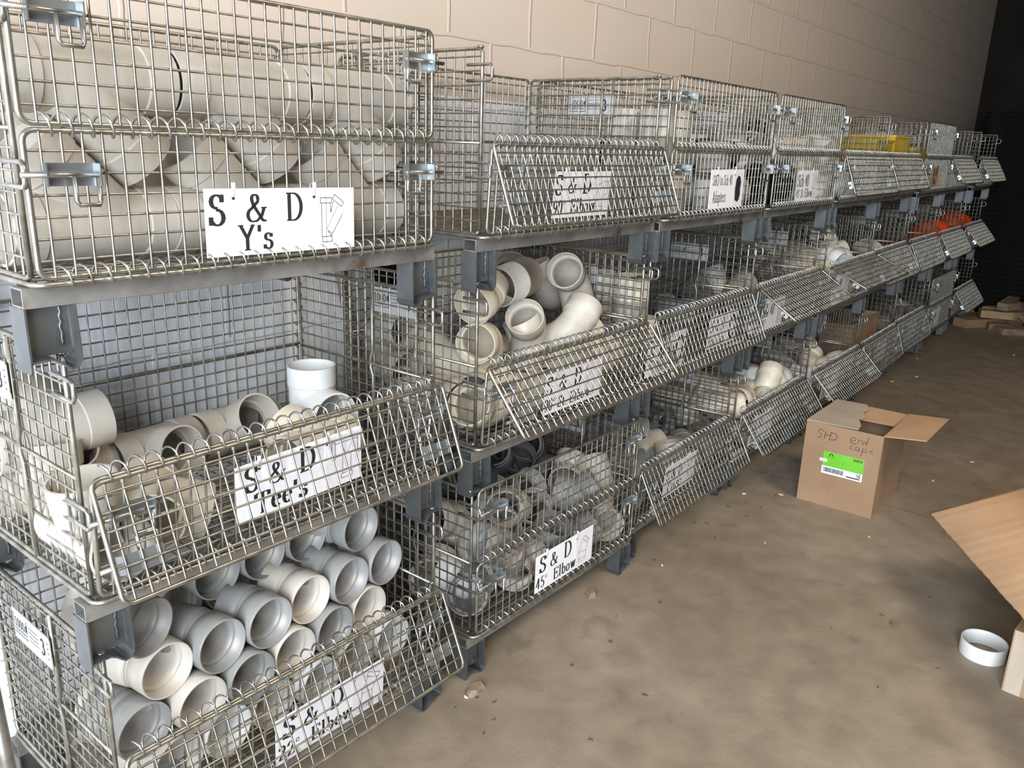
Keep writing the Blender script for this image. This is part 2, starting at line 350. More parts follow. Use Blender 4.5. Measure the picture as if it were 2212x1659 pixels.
# lettering: strokes drawn with a broad pen (thick stems, thin bars) plus serifs
def arc(cx, cy, rx, ry, a0, a1, k=9): return [(cx+rx*math.cos(R(a0+(a1-a0)*i/k)), cy+ry*math.sin(R(a0+(a1-a0)*i/k))) for i in range(k+1)]
def sf(x, y, h=.13): return [(x-h, y), (x+h, y)]
G = {
 'S': (.62, [arc(.31,.76,.20,.21,35,270,10)+arc(.31,.25,.23,.25,90,-150,10), [(.50,.99),(.50,.74)], [(.08,.0),(.08,.27)]]),
 '&': (.95, [[(.86,.02),(.70,.04),(.30,.62),(.25,.80)]+arc(.38,.83,.13,.14,180,0,6)+[(.50,.72),(.20,.45)]+arc(.27,.24,.20,.23,120,270,6)+[(.45,.03),(.66,.22),(.76,.48)], sf(.76,.50,.12)]),
 'D': (.80, [[(.18,0),(.18,1)], [(.05,0),(.36,0)]+arc(.36,.5,.36,.5,-90,90,12)+[(.05,1)]]),
 'Y': (.82, [[(.12,1),(.42,.47)], [(.70,1),(.42,.47)], [(.42,.47),(.42,0)], sf(.12,1), sf(.70,1,.10), sf(.42,0,.15)]),
 "'": (.26, [[(.13,1.0),(.13,.72)]]),
 's': (.48, [arc(.24,.50,.14,.14,40,270,8)+arc(.24,.18,.17,.18,90,-150,8), [(.38,.64),(.38,.48)], [(.07,0),(.07,.18)]]),
 'T': (.78, [[(.39,0),(.39,1)], [(.05,1),(.73,1)], [(.05,1),(.05,.78)], [(.73,1),(.73,.78)], sf(.39,0,.15)]),
 'e': (.54, [[(.10,.38),(.45,.38)]+arc(.27,.34,.19,.31,8,320,14)]),
 'E': (.74, [[(.18,0),(.18,1)], [(.05,1),(.66,1),(.66,.80)], [(.05,0),(.68,0),(.70,.24)], [(.18,.52),(.50,.52)], [(.50,.64),(.50,.40)]]),
 'l': (.32, [[(.16,0),(.16,1.05)], sf(.16,0), [(.03,1.02),(.16,1.05)]]),
 'b': (.60, [[(.15,0),(.15,1.05)], [(.02,1.02),(.15,1.05)], arc(.33,.32,.19,.32,140,-140,12)]),
 'o': (.56, [arc(.28,.32,.20,.32,0,360,16)]),
 'w': (.82, [[(.12,.64),(.28,0)], [(.28,0),(.42,.60)], [(.42,.60),(.56,0)], [(.56,0),(.70,.64)], sf(.12,.64,.09), sf(.42,.64,.08), sf(.72,.64,.08)]),
 't': (.38, [[(.17,.85),(.17,.12)]+arc(.27,.12,.10,.12,180,320,5), [(.03,.64),(.33,.64)]]),
 '.': (.22, [[(.11,0),(.11,.10)]]),
 'n': (.64, [[(.15,0),(.15,.64)], [(.15,.46)]+arc(.32,.44,.16,.20,150,0,8)+[(.48,0)], sf(.15,0,.11), sf(.48,0,.11), [(.02,.62),(.15,.64)]]),
 'd': (.60, [[(.44,0),(.44,1.05)], [(.32,1.02),(.44,1.05)], arc(.26,.32,.18,.32,40,320,12), [(.44,0),(.56,0)]]),
 'C': (.76, [arc(.40,.5,.32,.5,50,310,14), [(.64,1),(.64,.70)]]),
 'a': (.52, [arc(.25,.46,.14,.17,160,0,6)+[(.39,.10),(.47,.0)], arc(.23,.18,.15,.18,60,330,10)]),
 'p': (.60, [[(.15,-.30),(.15,.64)], sf(.15,-.30), [(.02,.62),(.15,.64)], arc(.33,.32,.19,.32,140,-140,12)]),
 'r': (.46, [[(.15,0),(.15,.64)], [(.15,.42)]+arc(.30,.44,.13,.18,150,50,5), sf(.15,0,.12), [(.02,.62),(.15,.64)]]),
 'c': (.50, [arc(.27,.32,.19,.32,45,320,12)]),
 'h': (.64, [[(.15,0),(.15,1.05)], [(.15,.46)]+arc(.32,.44,.16,.20,150,0,8)+[(.48,0)], sf(.15,0,.11), sf(.48,0,.11)]),
 'A': (.80, [[(.12,0),(.40,1)], [(.40,1),(.68,0)], [(.22,.34),(.58,.34)], sf(.12,0,.11), sf(.68,0,.13)]),
 'B': (.70, [[(.15,0),(.15,1)], [(.03,1),(.36,1)]+arc(.36,.76,.20,.24,90,-90,7)+[(.15,.52)], [(.36,.52)]+arc(.38,.26,.24,.26,90,-90,7)+[(.03,0)]]),
 'H': (.78, [[(.15,0),(.15,1)], [(.60,0),(.60,1)], [(.15,.52),(.60,.52)]]),
 '0': (.56, [arc(.28,.5,.20,.5,0,360,18)]),
 '1': (.50, [[(.26,0),(.26,1)], [(.12,.86),(.26,1)], sf(.26,0,.14)]),
 '2': (.56, [[(.10,.74)]+arc(.27,.74,.18,.25,170,-20,9)+[(.08,.02)], [(.06,.02),(.50,.02),(.50,.14)]]),
 '3': (.54, [[(.08,.84)]+arc(.25,.76,.16,.22,140,-90,8), arc(.24,.28,.20,.27,90,-150,10)]),
 '4': (.58, [[(.38,0),(.38,1)], [(.38,1),(.05,.30),(.54,.30)]]),
 '5': (.54, [[(.46,.98),(.16,.98),(.12,.54)]+arc(.24,.30,.22,.29,110,-140,10)]),
 '6': (.54, [[(.44,.98)]+arc(.50,.42,.42,.56,110,180,6), arc(.28,.28,.20,.28,180,-180,14)]),
 '8': (.54, [arc(.27,.75,.16,.23,0,360,12), arc(.27,.27,.20,.27,0,360,14)]),
 '9': (.54, [[(.10,.02)]+arc(.04,.56,.42,.56,-70,0,6), arc(.27,.70,.19,.29,0,360,14)]),
 '#': (.60, [[(.20,.1),(.26,.9)], [(.38,.1),(.44,.9)], [(.06,.35),(.54,.35)], [(.08,.65),(.56,.65)]]),
 '+': (.50, [[(.25,.1),(.25,.7)], [(.02,.42),(.46,.42)]]),
}
def pen(b, pts, tv, th, fn, z):
    """flat stroke: width tv where the path runs vertically, th where horizontally; fn maps (x,y,z)"""
    n = len(pts); L = []; Rr = []
    for i in range(n):
        ax, ay = pts[max(i-1, 0)]; bx, by = pts[min(i+1, n-1)]; dx, dy = bx-ax, by-ay; l = math.hypot(dx, dy) or 1
        dx /= l; dy /= l; w = (th + (tv-th)*abs(dy)**1.3)/2
        x, y = pts[i]
        if n == 2 or i in (0, n-1):
            e = 0
        L.append((x-dy*w, y+dx*w)); Rr.append((x+dy*w, y-dx*w))
    vs = [fn(x, y, z) for x, y in L] + [fn(x, y, z) for x, y in Rr]
    b.add(vs, [(i, i+1, n+i+1, n+i) for i in range(n-1)])
def write(b, text, x, y, h, fn, z=.0006, tv=.17, th=.055, sx=1., gap=.06):
    for ch in text:
        if ch == ' ': x += .42*h*sx; continue
        if ch == '°':
            pen(b, [(x+sx*h*(.15+q[0]), y+h*(.82+q[1])) for q in arc(0, 0, .11, .13, 0, 360, 10)], .05*h, .04*h, fn, z); x += .36*h*sx; continue
        w, st = G[ch]
        for k, s in enumerate(st): pen(b, [(x+px*h*sx, y+py*h) for px, py in s], tv*h*sx, th*h, fn, z+k*.00002)
        x += (w+gap)*h*sx
    return x

def load_plate():
    """printed rating plate hung outside the left panel, read from the left"""
    y0, y1, z0, z1 = .205, .375, H-.112, H-.045
    fn = lambda x, y, z: (-.010-z, y1-x, z0+y)
    b = MB(); b.box(-.010, y0, z0, -.0085, y1, z1); b.box(-.0105, y0, z1-.004, -.0085, y1, z1)
    pl = b.build('load_plate', M['load'])
    t = MB(); wd_, hh = y1-y0, z1-z0
    for pts in ([(.006,.058),(.006,.016),(.066,.016),(.066,.058)],): pen(t, pts, .0022, .0018, fn, .0008)
    write(t, '1000#', .010, .030, .020, fn, .0008, .12, .09, .95)
    pen(t, [(.010,.024),(.062,.024)], .001, .0018, fn, .0008)
    for k in range(4): pen(t, [(.074,.050-k*.009),(.118,.050-k*.009)], .001, .0012, fn, .0008)
    write(t, '3', .128, .018, .034, fn, .0008, .15, .10)
    for k in range(4): pen(t, [(.158,.052-k*.011),(.163,.052-k*.011)], .001, .002, fn, .0008)
    t.build('lettering', M['ink'], pl)
    return pl

def make_basket():
    r = empty('wire_basket')
    P = lambda o, nm=None: (setattr(o, 'parent', r), o)[1]
    z = Vector((0, 0, ZB))
    def part(mb, name, mat, loc=z, par=r): return mb.build(name, mat, par, loc)
    part(grid_mesh(), 'floor_grid', M['wire'])
    part(back_mesh(), 'back_panel', M['wire'])
    for sx, x in ((1, .004), (1, W-.004)):
        s = part(side_mesh(), 'side_panel', M['wire'], z+Vector((x, 0, 0)))
        for q in (.148, MID+.148): part(loop_mesh(q), 'latch_loop', M['rod'], None, s)
        part(cap_mesh(), 'post_cap', M['rod'], None, s)
    lp = load_plate(); lp.parent = r; lp.location = z
    for y in (.006, D-.046):
        b = MB(); t = .003; x0, x1, z0, z1, y0, y1 = -.014, W+.014, -.040, -.0105, y, y+.040
        b.box(x0, y0, z0, x1, y0+t, z1); b.box(x0, y1-t, z0, x1, y1, z1); b.box(x0, y0+t, z1-t, x1, y1-t, z1); b.box(x0, y0+t, z0, x1, y1-t, z0+t)
        part(b, 'base_tube', M['tube'])
        la = part(leg_mesh('a'), 'leg', M['leg'], (-.016, y-.004, 0)); lb = part(leg_mesh('b'), 'leg', M['leg'], (W-.056, y-.004, 0))
    for nm, zz, lean in (('lower_gate', 0, 0), ('upper_gate', MID, 0)):
        g = gate_mesh().build(nm, M['wire'], r, (0, -.006, ZB+zz+.0))
        for sd in (-1, 1):
            l = latch_mesh(sd).build('latch', M['plate'], g)
            bolt_mesh(sd).build('bolt', M['rod'], g)
    b = MB(); coil(b, (.030, -.008, MID+.002), 'x', W-.055, PX, .0160, .0021, 12, 5, ph=1.2); part(b, 'hinge_coil', M['rod'])
    b = MB(); coil(b, (.034, -.008, .004), 'x', W-.060, PX, .0150, .0021, 12, 5, ph=1.0); part(b, 'hinge_coil', M['rod'])
    for x in (.008, W-.008):
        b = MB(); coil(b, (x, D-.004, .01), 'z', H-.02, PZ, .010, .0017, 8, 4); part(b, 'corner_coil', M['wire'])
    for o in r.children:
        if o.name.startswith('load_plate'): pass
    return r

OPEN = {(1,1):24, (1,2):21, (2,2):39, (2,3):21, (3,1):27, (3,2):24, (4,1):35, (4,2):56, (5,1):44, (5,2):65, (5,3):21, (6,1):20, (6,2):31, (6,3):23, (7,1):20, (7,2):25, (8,2):31, (8,3):30, (9,1):34, (9,2):40, (9,3):30}
POS = {(1,1):(.016,.019,-.027),(1,2):(.010,.012,-.019),(1,3):(-.026,-.003,-.016),(2,1):(.962,-.005,-.023),(2,2):(.978,.003,-.011),(2,3):(.981,.005,-.021),
 (3,1):(1.827,.004,.008),(3,2):(1.820,-.008,.003),(3,3):(1.828,-.028,0),(4,1):(2.687,.003,.001),(4,2):(2.690,-.007,.016),(4,3):(2.702,-.022,.006),
 (5,1):(3.583,.003,-.013),(5,2):(3.593,-.010,0),(5,3):(3.587,-.010,0),(6,1):(4.437,-.007,.011),(6,2):(4.434,.012,.009),(6,3):(4.432,.017,.004),
 (7,1):(5.292,.013,0),(7,2):(5.291,.011,.008),(7,3):(5.291,-.005,.009),(8,1):(6.149,-.010,-.007),(8,2):(6.149,.007,.005),(8,3):(6.147,.011,.010),
 (9,1):(7.121,0,0),(9,2):(7.120,.011,.008),(9,3):(7.123,-.013,.008)}
ORD = {1:'first', 2:'second', 3:'third', 4:'fourth', 5:'fifth', 6:'sixth', 7:'seventh', 8:'eighth', 9:'last'}
TIER = {1:'bottom', 2:'middle', 3:'top'}
BL = {(1,3):"with its front gates shut, full of plastic wyes", (1,2):"front flap hanging open, plastic tees inside, above the 22 degree elbows", (1,1):"front flap open on stacked short elbows",
 (2,3):"front flap open, empty, behind the 90 degree elbow sign", (2,2):"front flap open on a heap of street elbows", (2,1):"both gates shut on 45 degree elbows",
 (3,3):"gates shut, carrying the adapters sign", (3,2):"front flap open, a few couplings at its left end", (3,1):"front flap open, behind the Cross sign",
 (4,3):"gates shut, second sign card of a pair of closed tops", (4,2):"flap lifted outward over a white card", (4,1):"front flap open on white and cream fittings"}
proto = make_basket()
baskets = {}
for c in range(1, 10):
    for l in (1, 2, 3):
        o = proto if not baskets else copy_tree(proto)
        x, y, a = POS[(c, l)]; o.location = (x, y, (l-1)*LV); o.rotation_euler = (0, 0, a)
        txt = 'galvanised wire basket, %s level of the %s stack from the left' % (TIER[l], ORD[c])
        ex = BL.get((c, l))
        if ex: txt = 'wire basket, %s level of the %s stack, %s' % (TIER[l], ORD[c], ex)
        tag(o, ' '.join(txt.split()[:16]), 'basket', 'stacked wire baskets along the wall')
        ug = [k for k in o.children if k.name.startswith('upper_gate')][0]
        lg = [k for k in o.children if k.name.startswith('lower_gate')][0]
        if (c, l) in OPEN:
            ug.rotation_euler = (R(180 - OPEN[(c, l)]), 0, 0); ug.location = (0, -.016, ZB+MID+.002)
            lg.rotation_euler = (R(3.5), 0, 0)
        else:
            ug.rotation_euler = (0, 0, 0); ug.location = (0, -.006, ZB+MID); lg.rotation_euler = (0, 0, 0)
        baskets[(c, l)] = o
def bw(c, l, p):
    """point in basket coordinates (z from its mesh floor) to the room"""
    x, y, a = POS[(c, l)]; return Vector((x+p[0]*math.cos(a)-p[1]*math.sin(a), y+p[0]*math.sin(a)+p[1]*math.cos(a), (l-1)*LV+ZB+p[2]))

# ---------------- plastic pipe fittings ----------------
RH, RB, RI, RO = .058, .0553, .0538, .0480      # hub outside, body outside, socket inside, bore
def hollow(b, st, n=40):
    """st: list of (pos, tangent, ref, r_out, r_in) along the path; closed hollow shell"""
    rings = []
    for pos, t, ref, ro, ri in st: rings.append((pos, t, ref, ro))
    for pos, t, ref, ro, ri in reversed(st): rings.append((pos, t, ref, ri))
    vs = []; m = len(rings)
    for pos, t, ref, rr in rings:
        w = t.cross(ref)
        for k in range(n):
            a = 2*math.pi*k/n; vs.append(pos + (ref*math.cos(a) + w*math.sin(a))*rr)
    fs = []
    for i in range(m):
        j = (i+1) % m
        for k in range(n): k2 = (k+1) % n; fs.append((i*n+k, j*n+k, j*n+k2, i*n+k2))
    s0 = len(b.f); b.add(vs, fs, True)
    for i in range(m):                                          # mouths and shoulders stay crisp
        j = (i+1) % m
        if (rings[i][0]-rings[j][0]).length < 1e-6 or abs(rings[i][3]-rings[j][3]) > .0015:
            for k in range(n): b.sm[s0+i*n+k] = False
def bend_path(l1, ang, rad, l2, steps=10):
    """from the mouth at the origin (mouth faces +Z) back along -Z, then bending towards +X"""
    P = []; ref = Vector((0, 1, 0))
    def at(s):
        La = rad*ang
        if s <= l1: return Vector((0, 0, -s)), Vector((0, 0, -1))
        if s <= l1+La:
            a = (s-l1)/rad; return Vector((rad*(1-math.cos(a)), 0, -l1-rad*math.sin(a))), Vector((math.sin(a), 0, -math.cos(a)))
        q, t = Vector((rad*(1-math.cos(ang)), 0, -l1-rad*math.sin(ang))), Vector((math.sin(ang), 0, -math.cos(ang)))
        return q + t*(s-l1-La), t
    return at, l1+rad*ang+l2
def elbow(deg, l1=.05, rad=.07, l2=.05, street=False, lip=True, n=40):
    at, L = bend_path(l1, R(deg), rad, l2); b = MB(); st = []; ref = Vector((0, 1, 0))
    def S(s, ro, ri): p, t = at(s); st.append((p, t, ref, ro, ri))
    e = .0004
    S(0, RH-.001, RI+.001); S(.002, RH, RI); S(.030, RH, RI); S(.0305, RH, RO) ; S(l1-.003, RH, RO); S(l1-.001, RB, RO)
    k = max(3, int(deg/9))
    for i in range(1, k): S(l1+rad*R(deg)*i/k, RB, RO)
    l = L-l2
    if street:
        S(l+.002, RB, RO); S(l+.0025, RI-.0005, RO); S(L-.002, RI-.0008, RO); S(L, RI-.002, RO+.001)
    else:
        S(l+.001, RB, RO); S(l+.003, RH, RO); S(L-.0305, RH, RO); S(L-.030, RH, RI); S(L-.002, RH, RI); S(L, RH-.001, RI+.001)
    hollow(b, st, n); return b
def straight(L, ro=RH, ri=RI, mid=None, ridge=False, n=40, closed=False):
    b = MB(); ref = Vector((0, 1, 0)); t = Vector((0, 0, -1)); st = []
    S = lambda s, a, c: st.append((Vector((0, 0, -s)), t, ref, a, c))
    if closed:
        S(0, ro-.001, ri+.001); S(.002, ro, ri); S(L-.006, ro, ri); S(L-.0055, ro, .0006); S(L-.001, ro-.002, .0004); S(L, ro-.006, .0002)
    elif ridge:
        S(0, ro-.001, ri+.001); S(.002, ro, ri); S(L/2-.004, ro, ri); S(L/2-.0035, ro+.001, ri-.004); S(L/2+.0035, ro+.001, ri-.004); S(L/2+.004, ro, ri); S(L-.002, ro, ri); S(L, ro-.001, ri+.001)
    else:
        S(0, ro-.001, ri+.001); S(.002, ro, ri); S(L-.002, ro, ri); S(L, ro-.001, ri+.001)
    hollow(b, st, n); return b
def solid_pipe(sections, n=40):
    """closed solid of revolution along +X of a local frame: sections [(s, r)], returned as (verts, faces)"""
    vs = []; fs = []
    for s, rr in sections:
        for k in range(n): a = 2*math.pi*k/n; vs.append(Vector((s, rr*math.cos(a), rr*math.sin(a))))
    m = len(sections)
    for i in range(m-1):
        for k in range(n): k2 = (k+1) % n; fs.append((i*n+k, (i+1)*n+k, (i+1)*n+k2, i*n+k2))
    fs.append(tuple(range(n))); fs.append(tuple(range((m-1)*n, m*n)))
    return vs, fs
def branched(name, run, mats, run_in, br, br_in, angs, cx=0., n=36):
    """tee, wye or cross: boolean union of the outsides minus the bores. run along X; branches at angle (deg) from +X in the xz plane"""
    def ob(sec, ang, off):
        vs, fs = solid_pipe(sec, n); rot = Matrix.Rotation(-R(ang), 4, 'Y')
        me = bpy.data.meshes.new('t'); me.from_pydata([rot @ v + Vector((off, 0, 0)) for v in vs], [], fs)
        bm = bmesh.new(); bm.from_mesh(me); bmesh.ops.recalc_face_normals(bm, faces=bm.faces); bm.to_mesh(me); bm.free()
        o = bpy.data.objects.new('t', me); C.objects.link(o); return o
    base = ob(run, 0, 0); tools = []
    for a in angs: tools.append((ob(br, a, cx), 'UNION'))
    for a in angs: tools.append((ob(br_in, a, cx), 'DIFFERENCE'))
    tools.append((ob(run_in, 0, 0), 'DIFFERENCE'))
    for t, op in tools:
        md = base.modifiers.new('m', 'BOOLEAN'); md.object = t; md.operation = op; md.solver = 'EXACT'
    dg = bpy.context.evaluated_depsgraph_get(); me = bpy.data.meshes.new_from_object(base.evaluated_get(dg))
    for t, _ in tools: bpy.data.objects.remove(t)
    bpy.data.objects.remove(base)
    me.name = name
    try:
        me.polygons.foreach_set('use_smooth', [True]*len(me.polygons))
        me.set_sharp_from_angle(angle=R(35))
    except Exception: pass
    return me
FIT = {}
def mesh_of(mb, name):
    me = bpy.data.meshes.new(name); me.from_pydata(mb.v, [], mb.f); me.polygons.foreach_set('use_smooth', mb.sm); me.update()
    bm = bmesh.new(); bm.from_mesh(me); bmesh.ops.recalc_face_normals(bm, faces=bm.faces); bm.to_mesh(me); bm.free(); return me
FIT['elbow22'] = mesh_of(elbow(22.5, .052, .06, .052), 'elbow')
FIT['elbow45'] = mesh_of(elbow(45, .052, .065, .052), 'elbow')
FIT['street90'] = mesh_of(elbow(90, .055, .085, .052, True), 'elbow')
FIT['elbow90'] = mesh_of(elbow(90, .052, .075, .052), 'elbow')
FIT['coupling'] = mesh_of(straight(.105, ridge=True), 'coupling')
FIT['long_coupling'] = mesh_of(straight(.16, ridge=True), 'coupling')
FIT['pipe'] = mesh_of(straight(.24, ro=RB), 'pipe')
FIT['cap'] = mesh_of(straight(.045, closed=True), 'cap')
FIT['ring'] = mesh_of(straight(.040, ro=.0555, ri=.0515), 'ring')
FIT['small_elbow'] = mesh_of(elbow(90, .052, .075, .052, n=24), 'elbow')
_h = .048
FIT['tee'] = branched('tee', [(-.105,RH),(-.105+_h,RH),(-.105+_h+.002,RB),(.105-_h-.002,RB),(.105-_h,RH),(.105,RH)], None,
    [(-.12,RI),(-.105+.044,RI),(-.105+.0445,RO),(.105-.0445,RO),(.105-.044,RI),(.12,RI)],
    [(0,RB),(.105-_h-.002,RB),(.105-_h,RH),(.105,RH)], [(0,RO),(.105-.0445,RO),(.105-.044,RI),(.12,RI)], (90,))
FIT['cross'] = branched('cross', [(-.105,RH),(-.105+_h,RH),(-.105+_h+.002,RB),(.105-_h-.002,RB),(.105-_h,RH),(.105,RH)], None,
    [(-.12,RI),(-.105+.044,RI),(-.105+.0445,RO),(.105-.0445,RO),(.105-.044,RI),(.12,RI)],
    [(0,RB),(.105-_h-.002,RB),(.105-_h,RH),(.105,RH)], [(0,RO),(.105-.0445,RO),(.105-.044,RI),(.12,RI)], (90, -90))
FIT['wye'] = branched('wye', [(-.09,RH),(-.09+_h,RH),(-.09+_h+.002,RB),(.172-_h-.002,RB),(.172-_h,RH),(.172,RH)], None,
    [(-.12,RI),(-.09+.044,RI),(-.09+.0445,RO),(.172-.0445,RO),(.172-.044,RI),(.2,RI)],
    [(0,RB),(.180-_h-.002,RB),(.180-_h,RH),(.180,RH)], [(0,RO),(.180-.0445,RO),(.180-.044,RI),(.22,RI)], (45,))

